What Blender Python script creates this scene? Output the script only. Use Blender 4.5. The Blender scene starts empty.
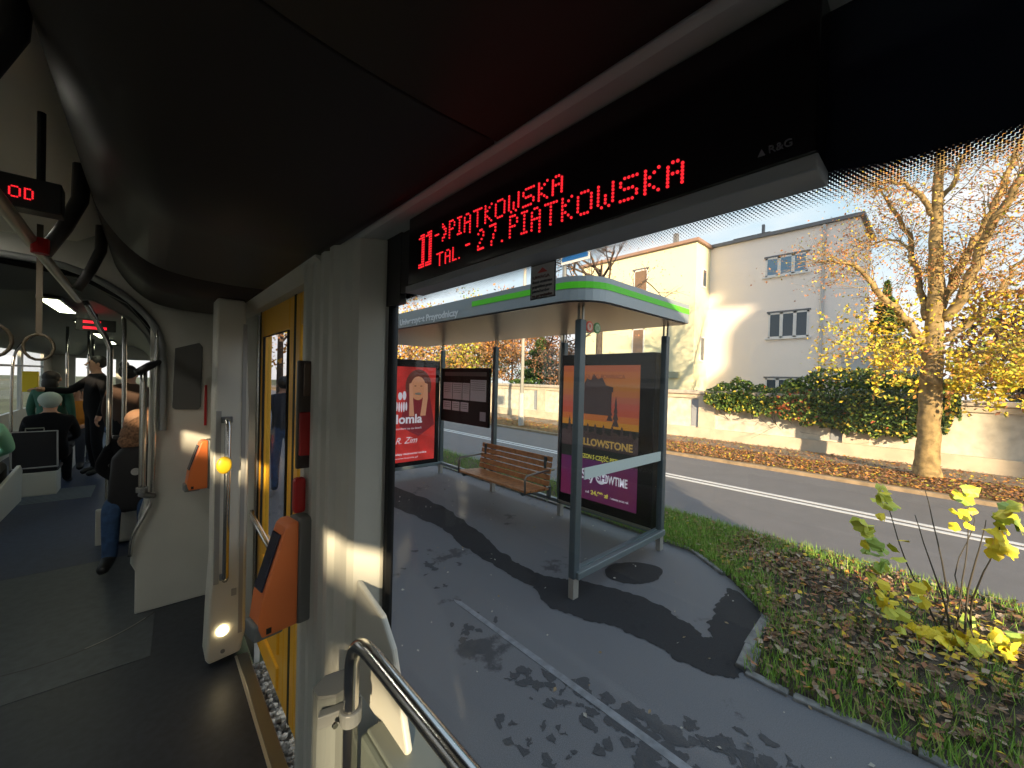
import bpy, bmesh, math, random
from mathutils import Vector, Matrix, noise
random.seed(7)
R = math.radians
SC = bpy.context.scene
COL = SC.collection

# ------------------------------------------------------------------ camera
F_PX = 394.0
CAM_H = 1.82
yaw, pitch, roll = R(42.6), R(-0.64), R(1.5)
fw = Vector((math.sin(yaw)*math.cos(pitch), math.cos(yaw)*math.cos(pitch), math.sin(pitch)))
r0 = Vector((math.cos(yaw), -math.sin(yaw), 0)); u0 = r0.cross(fw)
rt = r0*math.cos(roll) + u0*math.sin(roll); up = -r0*math.sin(roll) + u0*math.cos(roll)
EYE = Vector((0, 0, CAM_H))
cam = bpy.data.cameras.new('camera'); camo = bpy.data.objects.new('camera', cam); COL.objects.link(camo)
cam.sensor_width = 36; cam.lens = F_PX/1024*36; cam.clip_start = 0.02; cam.clip_end = 500
camo.matrix_world = Matrix(((rt.x, up.x, -fw.x, 0), (rt.y, up.y, -fw.y, 0), (rt.z, up.z, -fw.z, CAM_H), (0, 0, 0, 1)))
SC.camera = camo

def P(x, y, X=None, Y=None, Z=None):
    """where the line of sight of a photograph pixel meets a real plane of the place"""
    d = fw + rt*((x-512)/F_PX) - up*((y-384)/F_PX)
    if X is not None: t = X/d.x
    elif Y is not None: t = Y/d.y
    else: t = (Z-CAM_H)/d.z
    return EYE + d*t

# ------------------------------------------------------------------ world, sun, exposure
SUN_DIR = Vector((.6, .8, -.2126))
w = bpy.data.worlds.new('sky'); SC.world = w; w.use_nodes = True
nt = w.node_tree; nt.nodes.clear()
out = nt.nodes.new('ShaderNodeOutputWorld'); bg = nt.nodes.new('ShaderNodeBackground')
tc = nt.nodes.new('ShaderNodeTexCoord'); sep = nt.nodes.new('ShaderNodeSeparateXYZ')
rp = nt.nodes.new('ShaderNodeValToRGB'); nz = nt.nodes.new('ShaderNodeTexNoise'); mx = nt.nodes.new('ShaderNodeMixRGB')
cr = nt.nodes.new('ShaderNodeValToRGB')
nt.links.new(tc.outputs['Generated'], sep.inputs[0]); nt.links.new(sep.outputs['Z'], rp.inputs[0])
e = rp.color_ramp.elements
e[0].position = 0.0; e[0].color = (.98, .93, .86, 1)
e[1].position = 1.0; e[1].color = (.26, .42, .66, 1)
a = e.new(.12); a.color = (.84, .85, .86, 1)
a = e.new(.36); a.color = (.40, .60, .72, 1)
mp = nt.nodes.new('ShaderNodeMapping'); mp.inputs['Scale'].default_value = (1.2, 1.2, 4)
nt.links.new(tc.outputs['Generated'], mp.inputs[0]); nt.links.new(mp.outputs[0], nz.inputs['Vector'])
nz.inputs['Scale'].default_value = 2.2; nz.inputs['Detail'].default_value = 6
cr.color_ramp.elements[0].position = .42; cr.color_ramp.elements[1].position = .66
nt.links.new(nz.outputs['Fac'], cr.inputs[0]); nt.links.new(cr.outputs[0], mx.inputs['Fac'])
nt.links.new(rp.outputs[0], mx.inputs[1]); mx.inputs[2].default_value = (.86, .84, .83, 1)
nt.links.new(mx.outputs[0], bg.inputs[0]); bg.inputs[1].default_value = 0.85
nt.links.new(bg.outputs[0], out.inputs[0])
sun = bpy.data.lights.new('sun', 'SUN'); sun.energy = 7.0; sun.angle = R(.6); sun.color = (1, .76, .47)
suno = bpy.data.objects.new('sun', sun); COL.objects.link(suno)
suno.rotation_euler = SUN_DIR.to_track_quat('-Z', 'Y').to_euler()
SC.view_settings.view_transform = 'Standard'; SC.view_settings.look = 'None'
SC.view_settings.exposure = 0.75; SC.view_settings.gamma = 1.0; SC.view_settings.use_curve_mapping = False
SC.cycles.max_bounces = 10; SC.cycles.transparent_max_bounces = 24
SC.cycles.sample_clamp_indirect = 6.0

# ------------------------------------------------------------------ materials
MATS = {}
def mat(name, col, rough=.6, metal=0.0, var=0.0, vscale=8.0, bump=0.0, bscale=60.0, emit=None, estr=1.0, spec=.5, col2=None, coat=0):
    if name in MATS: return MATS[name]
    m = bpy.data.materials.new(name); m.use_nodes = True; MATS[name] = m
    t = m.node_tree; b = t.nodes['Principled BSDF']
    b.inputs['Base Color'].default_value = (*col, 1); b.inputs['Roughness'].default_value = rough
    b.inputs['Metallic'].default_value = metal; b.inputs['Specular IOR Level'].default_value = spec
    if coat: b.inputs['Coat Weight'].default_value = coat; b.inputs['Coat Roughness'].default_value = .1
    if emit: b.inputs['Emission Color'].default_value = (*emit, 1); b.inputs['Emission Strength'].default_value = estr
    if var or bump:
        tcn = t.nodes.new('ShaderNodeTexCoord')
    if var or col2:
        n = t.nodes.new('ShaderNodeTexNoise'); n.inputs['Scale'].default_value = vscale; n.inputs['Detail'].default_value = 5
        t.links.new(t.nodes[-1].outputs[0] if False else (tcn.outputs['Object'] if (var or bump) else n.inputs['Vector']), n.inputs['Vector'])
        c2 = col2 if col2 else tuple(max(0, c*(1-var)) for c in col)
        r = t.nodes.new('ShaderNodeValToRGB'); r.color_ramp.elements[0].position = .35; r.color_ramp.elements[1].position = .65
        r.color_ramp.elements[0].color = (*c2, 1)
        r.color_ramp.elements[1].color = (*[min(1, c*(1+var*.5)) for c in col], 1)
        t.links.new(n.outputs['Fac'], r.inputs[0]); t.links.new(r.outputs[0], b.inputs['Base Color'])
    if bump:
        n2 = t.nodes.new('ShaderNodeTexNoise'); n2.inputs['Scale'].default_value = bscale; n2.inputs['Detail'].default_value = 4
        t.links.new(tcn.outputs['Object'], n2.inputs['Vector'])
        bp = t.nodes.new('ShaderNodeBump'); bp.inputs['Strength'].default_value = bump; bp.inputs['Distance'].default_value = .01
        t.links.new(n2.outputs['Fac'], bp.inputs['Height']); t.links.new(bp.outputs[0], b.inputs['Normal'])
    return m

def glass_mat(name, tint=(.93, .95, .96), gloss=.06, rough=.0, k=.35):
    m = bpy.data.materials.new(name); m.use_nodes = True; MATS[name] = m
    t = m.node_tree; t.nodes.clear()
    o = t.nodes.new('ShaderNodeOutputMaterial'); tr = t.nodes.new('ShaderNodeBsdfTransparent'); g = t.nodes.new('ShaderNodeBsdfGlossy')
    mxs = t.nodes.new('ShaderNodeMixShader'); lw = t.nodes.new('ShaderNodeLayerWeight'); mul = t.nodes.new('ShaderNodeMath')
    mul.operation = 'MULTIPLY_ADD'; lw.inputs['Blend'].default_value = .35
    mul.inputs[1].default_value = k; mul.inputs[2].default_value = gloss*.6
    pw = t.nodes.new('ShaderNodeMath'); pw.operation = 'POWER'; pw.inputs[1].default_value = 2.5
    t.links.new(lw.outputs['Facing'], pw.inputs[0]); t.links.new(pw.outputs[0], mul.inputs[0])
    tr.inputs[0].default_value = (*tint, 1); g.inputs['Roughness'].default_value = rough
    t.links.new(mul.outputs[0], mxs.inputs[0]); t.links.new(tr.outputs[0], mxs.inputs[1]); t.links.new(g.outputs[0], mxs.inputs[2])
    t.links.new(mxs.outputs[0], o.inputs[0])
    return m

M_white = mat('tram_white', (.52, .52, .47), .45, var=.05, vscale=5)
M_white2 = mat('cover_white', (.60, .59, .52), .4)
M_grey = mat('tram_grey', (.20, .21, .21), .45)
M_trim = mat('trim_grey', (.62, .62, .60), .55)
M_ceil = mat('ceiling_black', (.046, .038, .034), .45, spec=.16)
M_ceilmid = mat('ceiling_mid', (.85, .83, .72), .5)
M_black = mat('black_plastic', (.008, .008, .009), .45)
M_gloss = mat('display_black', (.006, .005, .007), .25)
M_rubber = mat('rubber', (.012, .012, .013), .7)
M_floor = mat('vinyl_dark', (.024, .029, .040), .42, var=.25, vscale=30, bump=.05, bscale=300)
M_floor2 = mat('vinyl_plate', (.058, .068, .078), .45, var=.2, vscale=20, bump=.05, bscale=300)
M_floor3 = mat('vinyl_blue', (.032, .045, .085), .5, var=.2, vscale=20)
M_steel = mat('brushed_steel', (.55, .54, .52), .22, 1.0)
M_steel2 = mat('dull_steel', (.33, .32, .29), .35, 1.0)
M_orange = mat('orange_plastic', (.78, .20, .055), .35)
M_hous = mat('housing_grey', (.16, .17, .17), .45)
M_screen = mat('screen', (.02, .02, .045), .12)
M_yellow = mat('door_yellow', (.90, .47, .03), .35)
M_ybtn = mat('button_yellow', (.8, .52, .02), .4)
M_red = mat('red_plastic', (.45, .015, .015), .35)
M_lamp = mat('lamp_warm', (1, .9, .6), .4, emit=(1, .8, .45), estr=7)
M_led = mat('led_red', (.6, .01, .02), .4, emit=(1, .02, .03), estr=.75)
M_ledfar = mat('led_red_far', (.6, .01, .02), .4, emit=(1, .01, .03), estr=.8)
G_win = glass_mat('window_glass', (.93, .95, .96), .03)
G_sh = glass_mat('shelter_glass', (.93, .96, .96), .012, k=.06)

# ------------------------------------------------------------------ mesh helpers
class MB:
    def __init__(s): s.v = []; s.f = []; s.m = []
    def add(s, vs, fs, m=0):
        o = len(s.v); s.v += [tuple(v) for v in vs]
        for f in fs: s.f.append(tuple(i+o for i in f)); s.m.append(m)
    def box(s, x0, x1, y0, y1, z0, z1, m=0):
        vs = [(x, y, z) for z in (z0, z1) for y in (y0, y1) for x in (x0, x1)]
        s.add(vs, [(0, 2, 3, 1), (4, 5, 7, 6), (0, 1, 5, 4), (2, 6, 7, 3), (0, 4, 6, 2), (1, 3, 7, 5)], m); return s
    def obox(s, c, ux, uy, uz, m=0):
        c, ux, uy, uz = map(Vector, (c, ux, uy, uz))
        vs = [c+ux*a+uy*b+uz*d for d in (-1, 1) for b in (-1, 1) for a in (-1, 1)]
        s.add(vs, [(0, 2, 3, 1), (4, 5, 7, 6), (0, 1, 5, 4), (2, 6, 7, 3), (0, 4, 6, 2), (1, 3, 7, 5)], m); return s
    def tube(s, pts, r, n=10, m=0, caps=True):
        pts = [Vector(p) for p in pts]; k = len(pts)
        rs = r if isinstance(r, (list, tuple)) else [r]*k
        o = len(s.v); prev = None
        for i, p in enumerate(pts):
            t = (pts[min(i+1, k-1)]-pts[max(i-1, 0)]).normalized()
            if prev is None:
                a = t.orthogonal().normalized()
            else:
                a = (prev - t*prev.dot(t))
                a = a.normalized() if a.length > 1e-6 else t.orthogonal().normalized()
            prev = a; b = t.cross(a)
            for j in range(n):
                th = 2*math.pi*j/n
                s.v.append(tuple(p+(a*math.cos(th)+b*math.sin(th))*rs[i]))
        for i in range(k-1):
            for j in range(n):
                s.f.append((o+i*n+j, o+i*n+(j+1) % n, o+(i+1)*n+(j+1) % n, o+(i+1)*n+j)); s.m.append(m)
        if caps:
            s.f.append(tuple(o+j for j in reversed(range(n)))); s.m.append(m)
            s.f.append(tuple(o+(k-1)*n+j for j in range(n))); s.m.append(m)
        return s
    def prism(s, poly, axis, a0, a1, m=0):
        """poly: 2D points; axis 'x' -> (y,z), 'y' -> (x,z), 'z' -> (x,y)"""
        n = len(poly)
        def mk(p, a):
            return {'x': (a, p[0], p[1]), 'y': (p[0], a, p[1]), 'z': (p[0], p[1], a)}[axis]
        vs = [mk(p, a0) for p in poly]+[mk(p, a1) for p in poly]
        fs = [tuple(range(n))[::-1], tuple(range(n, 2*n))]+[(i, (i+1) % n, n+(i+1) % n, n+i) for i in range(n)]
        s.add(vs, fs, m); return s
    def ell(s, c, rad, m=0, nu=12, nv=8, rot=None):
        c = Vector(c); vs = []; fs = []
        for i in range(nv+1):
            ph = math.pi*i/nv
            for j in range(nu):
                th = 2*math.pi*j/nu
                p = Vector((rad[0]*math.sin(ph)*math.cos(th), rad[1]*math.sin(ph)*math.sin(th), rad[2]*math.cos(ph)))
                if rot: p = rot @ p
                vs.append(c+p)
        for i in range(nv):
            for j in range(nu):
                fs.append((i*nu+j, (i+1)*nu+j, (i+1)*nu+(j+1) % nu, i*nu+(j+1) % nu))
        s.add(vs, fs, m); return s
    def quad(s, a, b, c, d, m=0): s.add([a, b, c, d], [(0, 1, 2, 3)], m); return s
    def build(s, name, mats, parent=None, smooth=False, bevel=0, kind=None, origin=None):
        me = bpy.data.meshes.new(name)
        vs = s.v
        o = bpy.data.objects.new(name, me); COL.objects.link(o)
        off = Vector(origin) if origin else Vector((0, 0, 0))
        if origin: vs = [tuple(Vector(v)-off) for v in vs]
        me.from_pydata(vs, [], s.f)
        if not isinstance(mats, (list, tuple)): mats = [mats]
        for m in mats: me.materials.append(m)
        if len(mats) > 1: me.polygons.foreach_set('material_index', s.m)
        me.update()
        if len(s.f) < 60000 and len(vs) < 4000:
            bm = bmesh.new(); bm.from_mesh(me); bmesh.ops.recalc_face_normals(bm, faces=bm.faces); bm.to_mesh(me); bm.free()
        if smooth:
            me.polygons.foreach_set('use_smooth', [True]*len(me.polygons))
        if bevel:
            b = o.modifiers.new('b', 'BEVEL'); b.width = bevel; b.segments = 2; b.limit_method = 'ANGLE'; b.angle_limit = R(40)
        o.location = off
        if parent is not None:
            o.parent = parent; o.location = off - parent_world(parent)
        if kind: o['kind'] = kind
        return o
def parent_world(p):
    v = Vector((0, 0, 0))
    while p is not None: v += p.location; p = p.parent
    return v
def tag(o, label=None, cat=None, group=None, kind=None):
    if label: o['label'] = label
    if cat: o['category'] = cat
    if group: o['group'] = group
    if kind: o['kind'] = kind
    return o
def thing(name, label, cat, loc=(0, 0, 0), group=None):
    o = bpy.data.objects.new(name, None); COL.objects.link(o); o.location = loc; o.empty_display_size = .1
    return tag(o, label, cat, group)
def struct(o): o['kind'] = 'structure'; return o
def copy_tree(o, parent=None):
    c = o.copy(); COL.objects.link(c)
    if parent is not None: c.parent = parent
    for ch in list(o.children): copy_tree(ch, c)
    return c
def text(name, s, size, origin, xdir, ydir, m, parent, bold=0.0, width=None, align='LEFT', shear=0):
    """lettering lying in the plane of xdir (reading direction) and ydir (letter up)"""
    cu = bpy.data.curves.new(name, 'FONT'); cu.body = s; cu.size = size; cu.extrude = .001; cu.offset = bold; cu.align_x = align; cu.shear = shear
    to = bpy.data.objects.new(name, cu); COL.objects.link(to)
    bpy.context.view_layer.update()
    me = bpy.data.meshes.new_from_object(to.evaluated_get(bpy.context.evaluated_depsgraph_get()))
    bpy.data.objects.remove(to); bpy.data.curves.remove(cu)
    me.materials.clear(); me.materials.append(m)
    sx = 1
    if width:
        xs = [v.co.x for v in me.vertices]; sx = width/(max(xs)-min(xs))
    X, Y = Vector(xdir).normalized(), Vector(ydir).normalized(); Z = X.cross(Y)
    for v in me.vertices:
        c = v.co.copy(); v.co = X*(c.x*sx)+Y*c.y+Z*c.z
    o = bpy.data.objects.new(name, me); COL.objects.link(o)
    o.parent = parent; o.location = Vector(origin) - (parent_world(parent) if parent else Vector((0, 0, 0)))
    return o

# ================================================================== OUTSIDE: ground
def asphalt(name, base, dark, speck=.0, rough=.75, seed=0, thr=(.56, .62)):
    m = bpy.data.materials.new(name); m.use_nodes = True; t = m.node_tree; b = t.nodes['Principled BSDF']
    tcn = t.nodes.new('ShaderNodeTexCoord')
    n1 = t.nodes.new('ShaderNodeTexNoise'); n1.inputs['Scale'].default_value = 2.2; n1.inputs['Detail'].default_value = 9; n1.inputs['Roughness'].default_value = .65
    n1.noise_dimensions = '4D'; n1.inputs['W'].default_value = seed
    r = t.nodes.new('ShaderNodeValToRGB'); r.color_ramp.elements[0].position = thr[0]; r.color_ramp.elements[1].position = thr[1]
    r.color_ramp.elements[0].color = (*base, 1); r.color_ramp.elements[1].color = (*dark, 1)
    n2 = t.nodes.new('ShaderNodeTexNoise'); n2.inputs['Scale'].default_value = 160; n2.inputs['Detail'].default_value = 2
    mxx = t.nodes.new('ShaderNodeMixRGB'); mxx.blend_type = 'MULTIPLY'; mxx.inputs[0].default_value = .5
    g = t.nodes.new('ShaderNodeValToRGB'); g.color_ramp.elements[0].position = .3; g.color_ramp.elements[0].color = (.5, .5, .5, 1); g.color_ramp.elements[1].position = .7
    t.links.new(tcn.outputs['Object'], n1.inputs['Vector']); t.links.new(tcn.outputs['Object'], n2.inputs['Vector'])
    t.links.new(n1.outputs['Fac'], r.inputs[0]); t.links.new(n2.outputs['Fac'], g.inputs[0])
    t.links.new(r.outputs[0], mxx.inputs[1]); t.links.new(g.outputs[0], mxx.inputs[2]); t.links.new(mxx.outputs[0], b.inputs['Base Color'])
    bp = t.nodes.new('ShaderNodeBump'); bp.inputs['Strength'].default_value = .35; bp.inputs['Distance'].default_value = .004
    t.links.new(n2.outputs['Fac'], bp.inputs['Height']); t.links.new(bp.outputs[0], b.inputs['Normal'])
    b.inputs['Roughness'].default_value = rough
    return m
M_pave = asphalt('pavement_asphalt', (.168, .172, .184), (.070, .072, .078), thr=(.60, .645), seed=3.1)
M_road = asphalt('road_asphalt', (.200, .190, .194), (.172, .164, .166), thr=(.4, .7))
M_wet = asphalt('wet_asphalt', (.044, .045, .048), (.032, .033, .036), rough=.8)
M_wet.node_tree.nodes['Principled BSDF'].inputs['Specular IOR Level'].default_value = .15
M_path = mat('far_path', (.30, .24, .18), .8, var=.25, vscale=3)
M_soil = mat('soil', (.07, .055, .035), .95, var=.5, vscale=12, bump=.6, bscale=40)
M_verge = mat('verge_soil', (.28, .17, .06), .95, var=.5, vscale=6)
M_kerb = mat('kerb_stone', (.24, .24, .23), .85, var=.35, vscale=14, bump=.3, bscale=60)
M_paint = mat('road_paint', (.72, .72, .72), .6, var=.1, vscale=30)
M_paleline = mat('pale_line_grey', (.23, .245, .265), .6, var=.3, vscale=14)
M_field = mat('field', (.10, .11, .05), .95, var=.4, vscale=.3)
M_gravel = mat('gravel', (.20, .19, .17), .9, var=.6, vscale=60, bump=.5, bscale=60)

struct(MB().box(-80, 120, -90, 140, -.30, -.12).build('ground', M_field))
pave = struct(MB().prism([(.72, -8), (2.83, -8), (2.83, .05), (2.79, .80), (3.55, .84), (4.0, 1.25), (4.35, 1.7), (4.40, 3), (4.40, 60), (.72, 60)], 'z', -.2, 0).build('pavement', M_pave))
struct(MB().box(5.42, 10, -30, 90, -.2, -.02).build('road', M_road))
struct(MB().box(10, 10.14, -30, 90, -.2, .05).build('kerb', mat('kerb_far', (.33, .24, .15), .85, var=.3, vscale=5), bevel=.01))
struct(MB().box(10.14, 11.95, -30, 90, -.2, .04).build('verge', M_verge))
struct(MB().box(11.95, 13.5, -30, 90, -.2, .045).build('footpath', M_path))
struct(MB().box(-2.2, .72, -8, 20, -.3, -.16).build('track_bed', M_gravel))
# bed between the pavement and the road
bed = MB()
NX, NY = 40, 260
def pave_edge(y):
    pts = [(-8, 2.83), (.05, 2.83), (.80, 2.79), (.84, 3.5), (1.25, 3.98), (1.7, 4.32), (3, 4.38), (60, 4.38)]
    for (a, xa), (b, xb) in zip(pts, pts[1:]):
        if a <= y <= b: return xa+(xb-xa)*(y-a)/(b-a)
    return 4.38
ys = [-6+i*.05 for i in range(240)]+[6+i*1.0 for i in range(1, 50)]
idx = []
for y in ys:
    row = []
    x0 = pave_edge(y)
    for i in range(NX+1):
        x = x0+(5.42-x0)*i/NX; e_ = min(i, NX-i)/NX
        z = -.02+.05*min(1, e_*6)+.03*noise.noise(Vector((x*3, y*3, 1)))*min(1, e_*6)
        row.append(len(bed.v)); bed.v.append((x, y, z))
    idx.append(row)
for a_, b_ in zip(idx, idx[1:]):
    for i in range(NX): bed.f.append((a_[i], a_[i+1], b_[i+1], b_[i])); bed.m.append(0)
struct(bed.build('planting_bed', M_soil, smooth=True)); bpy.data.objects['planting_bed']['kind'] = 'structure'
# edging stones round the bed
kb = MB()
edge = [(2.86, -8), (2.86, .04), (2.80, .55), (2.80, .80)]
def strip(mb, pts, wd, z0, z1, gap=.012, ln=.95):
    for (xa, ya), (xb, yb) in zip(pts, pts[1:]):
        a_, b_ = Vector((xa, ya, 0)), Vector((xb, yb, 0)); L = (b_-a_).length; d = (b_-a_)/L; n = Vector((-d.y, d.x, 0))
        k = max(1, round(L/ln))
        for i in range(k):
            p, q = a_+d*(L*i/k+gap), a_+d*(L*(i+1)/k-gap); c = (p+q)/2
            mb.obox(c+Vector((0, 0, (z0+z1)/2)), d*((q-p).length/2), n*wd/2, Vector((0, 0, (z1-z0)/2)))
strip(kb, edge, .06, -.2, .02)
strip(kb, [(2.80, .80), (3.10, .83)], .10, -.2, .03, ln=.6)
strip(kb, [(3.10, .86), (3.62, .88)], .07, -.2, .012, ln=.6)
strip(kb, [(4.06, 1.35), (4.38, 1.8), (4.42, 3), (4.42, 40)], .05, -.2, .03)
strip(kb, [(5.44, -8), (5.44, 40)], .08, -.2, .01)
struct(kb.build('kerb_edging', M_kerb, bevel=.008))
# lines painted on the road
ln = MB()
ln.box(7.56, 7.66, -10, 80, -.019, -.0155).box(7.76, 7.86, -10, 80, -.019, -.0155)
struct(ln.build('road_marking', M_paint))
# marks that belong to the pavement
def blob(name, pts, z, m, parent, rag=.045, sub=10):
    b = MB(); n = len(pts); vs = []
    for i in range(n):
        a_, c_ = Vector((*pts[i], 0)), Vector((*pts[(i+1) % n], 0))
        for k in range(sub):
            p = a_.lerp(c_, k/sub); q = noise.noise_vector(p*6)*rag+noise.noise_vector(p*26)*rag*.45+noise.noise_vector(p*70)*rag*.2
            vs.append((p.x+q.x, p.y+q.y, z))
    b.add(vs, [tuple(range(len(vs)))]); return b.build(name, m, parent)
def smooth_pts(p):
    o = []
    for i in range(len(p)):
        a_, b_ = p[i], p[(i+1) % len(p)]
        o += [(a_[0]*.75+b_[0]*.25, a_[1]*.75+b_[1]*.25), (a_[0]*.25+b_[0]*.75, a_[1]*.25+b_[1]*.75)]
    return o
wetp = [(2.95, 6.6), (3.10, 4.72), (2.87, 3.60), (2.71, 2.88), (2.72, 2.47), (2.87, 2.23), (3.03, 2.00), (3.12, 1.55), (3.06, 1.29), (2.95, 1.02), (3.23, 1.18), (3.60, 1.20), (3.93, 1.28), (3.62, .87), (3.28, .85), (2.80, .80), (2.71, .79), (2.65, .86), (2.58, 1.08), (2.60, 1.31), (2.54, 1.66), (2.43, 1.88), (2.40, 2.15), (2.51, 2.35), (2.49, 2.64), (2.53, 3.45), (2.64, 4.20), (2.50, 5.04), (2.45, 6.6)]
blob('wet_patch', smooth_pts(wetp), .003, M_wet, pave)
blob('wet_patch', smooth_pts([(3.28, 2.19), (3.53, 2.15), (3.76, 1.92), (3.69, 1.75), (3.44, 1.71), (3.19, 1.85), (3.14, 2.05)]), .003, M_wet, pave, .02)
M_stain = asphalt('stained_asphalt', (.066, .069, .076), (.04, .043, .05))
def splat(cx, cy, n, spread, sz):
    for k in range(n):
        a_, d = random.random()*6.28, random.random()**.7*spread
        x, y = cx+math.cos(a_)*d*.55, cy+math.sin(a_)*d
        r_ = sz*random.uniform(.3, 1)
        pts = [(x+math.cos(t*.785)*r_*random.uniform(.5, 1.3)*.8, y+math.sin(t*.785)*r_*random.uniform(.5, 1.3)) for t in range(8)]
        spl.append(pts)
spl = []
for a_ in [(1.72, 1.6, 22, .22, .05), (1.85, 1.25, 26, .25, .06), (1.92, .9, 34, .28, .08), (2.12, .72, 20, .2, .05), (1.68, 2.2, 14, .2, .045), (1.9, 2.25, 8, .15, .03), (2.25, .55, 16, .2, .05), (1.45, 1.3, 12, .3, .04), (2.0, 3.2, 12, .5, .05), (1.6, 1.0, 10, .3, .03)]: splat(*a_)
sb = MB()
for pts in spl:
    vs = []
    pts = smooth_pts(smooth_pts(smooth_pts(pts)))
    for p in pts:
        q = noise.noise_vector(Vector((p[0], p[1], 0))*22)*.035+noise.noise_vector(Vector((p[0], p[1], 0))*70)*.014; vs.append((p[0]+q.x, p[1]+q.y, .0022+random.random()*.0006))
    sb.add(vs, [tuple(range(len(vs)))])
sb.build('dark_stain', M_stain, pave)
MB().prism([(1.845, 2.62), (1.86, 2.66), (1.89, 2.6), (1.915, 1.0), (1.93, -3), (1.885, -3), (1.865, 1.0)], 'z', .0005, .0032).build('pale_line', M_paleline, pave)  # faint paler line along the pavement

LEAFC = {'y': (.66, .47, .03), 'y2': (.50, .38, .05), 'yg': (.42, .46, .06), 'o': (.62, .28, .06), 'b': (.15, .085, .045), 'b2': (.27, .165, .09), 'p': (.40, .31, .22), 'g': (.13, .22, .04), 'dg': (.05, .09, .025), 'r': (.40, .10, .04), 'rb': (.40, .17, .08)}
def leafm(k): return mat('leaf_'+k, LEAFC[k], .6, spec=.3)
def leaf(mb, c, s, m, flat=False, droop=0):
    if flat: n = Vector((random.gauss(0, .35), random.gauss(0, .35), 1)).normalized()
    else: n = Vector((random.gauss(0, 1), random.gauss(0, 1), random.gauss(0, 1)+.2)).normalized()
    a_ = n.orthogonal().normalized(); a_ = Matrix.Rotation(random.random()*6.28, 3, n) @ a_; b_ = n.cross(a_)
    c = Vector(c); k = s*.5
    mb.add([c-a_*k, c-a_*k*.1+b_*k*.62+n*k*.15, c+a_*k, c-a_*k*.1-b_*k*.62+n*k*.15], [(0, 3, 2, 1)], m)
pl_ = MB()
for i in range(150):
    y = random.uniform(-.5, 6); x = random.uniform(1.0, min(4.3, pave_edge(y)-.02)); leaf(pl_, (x, y, .008), random.uniform(.012, .035), random.choice((0, 0, 1)), True)
tag(pl_.build('fallen_leaves', [mat('leaf_pale', (.42, .40, .34), .7), mat('leaf_tan', (.30, .22, .12), .7)]), 'tiny pale leaf scraps scattered on the wet pavement', 'leaves', kind='stuff')
keys = ['b', 'b2', 'p', 'rb', 'o', 'y2', 'y']
lit = MB()
for i in range(15000):
    y = random.uniform(-3, 3.2) if random.random() < .9 else random.uniform(3, 14)
    x0 = pave_edge(y); x = random.uniform(x0+.02, 5.40)
    d = x-x0
    dens = .25+.75*min(1, d/.45)
    if noise.noise(Vector((x*2, y*2, 5))) < -.1: dens *= .5
    if y > 1.6: dens *= .35
    if random.random() > dens: continue
    near_sap = math.hypot(x-4.3, y+.15) < .6
    k = random.choices(range(7), [6, 5, 2, 2, .5, .4, .3] if not near_sap else [2, 3, 2, 1, 1, 2, 1.6])[0]
    leaf(lit, (x, y, .045+random.random()*.02), random.uniform(.03, .075), k, True)
tag(lit.build('fallen_leaves', [leafm(k) for k in keys]), 'brown and tan fallen leaves covering the bed between pavement and road', 'leaves', kind='stuff')
gr = MB()
for i in range(52000):
    y = random.uniform(-3, 3.4) if random.random() < .85 else random.uniform(3.4, 12)
    x0 = pave_edge(y); x = random.uniform(x0, 5.42); d = x-x0
    dens = math.exp(-d/.35)+(.75 if y > 1.5 else .12)+(.5 if noise.noise(Vector((x*2.2, y*2.2, 9))) > .18 else 0)+(.4 if x > 5.2 else 0)
    if random.random() > dens: continue
    h = random.uniform(.04, .115); a_ = random.random()*6.28; wv = .004
    lean = Vector((math.cos(a_), math.sin(a_), 0))*h*random.uniform(.1, .7)
    p = Vector((x, y, .02)); s_ = Vector((-math.sin(a_), math.cos(a_), 0))*wv
    gr.add([p-s_, p+s_, p+lean+Vector((0, 0, h))], [(0, 1, 2)], random.choice((0, 0, 1, 2)))
tag(gr.build('grass', [mat('grass_a', (.25, .45, .06), .7), mat('grass_b', (.16, .32, .04), .7), mat('grass_c', (.38, .46, .10), .7)]), 'short green grass along the kerb of the leaf covered bed', 'grass', kind='stuff')
lv = MB()
for i in range(26000):
    y = random.uniform(-4, 6) if random.random() < .6 else random.uniform(6, 30)
    x = random.uniform(10.15, 12.0) if random.random() < .88 else random.uniform(12, 13.4)
    leaf(lv, (x, y, .055+random.random()*.03), random.uniform(.035, .085), random.choices(range(7), [2.5, 1, 4, .25, .5, 4, 4])[0], True)
tag(lv.build('fallen_leaves', [leafm(k) for k in ('o', 'y2', 'b2', 'y', 'yg', 'b', 'rb')]), 'orange fallen leaves on the verge under the roadside tree', 'leaves', kind='stuff')

# ------------------------------------------------------------------ garden wall
M_wallc = mat('garden_wall_render', (.62, .52, .40), .85, var=.14, vscale=3)
M_wallp = mat('garden_wall_panel', (.68, .62, .52), .85, var=.2, vscale=5)
M_wallg = mat('garden_wall_grey', (.30, .31, .34), .85)
gw = thing('garden_wall', 'long cream rendered garden wall with recessed panels across the road', 'wall', (13.5, 8, 0)); gw['kind'] = 'structure'
del gw['category']
MB().box(13.44, 13.9, -14, 60, -.1, .38).build('plinth', M_wallc, gw, bevel=.01)
MB().box(13.56, 13.8, -14, 60, .38, 1.5).build('panel_field', M_wallp, gw)
pr = MB(); y = -13.7
while y < 60:
    pr.box(13.48, 13.86, y, y+.55, .38, 1.5); y += 3.72
pr.box(13.49, 13.85, -14, 60, 1.36, 1.5); pr.build('pier', M_wallc, gw, bevel=.01)
rc = MB(); y = -13.7
while y < 60:
    rc.box(13.545, 13.57, y+.55, y+.80, .42, 1.32); y += 3.72
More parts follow.
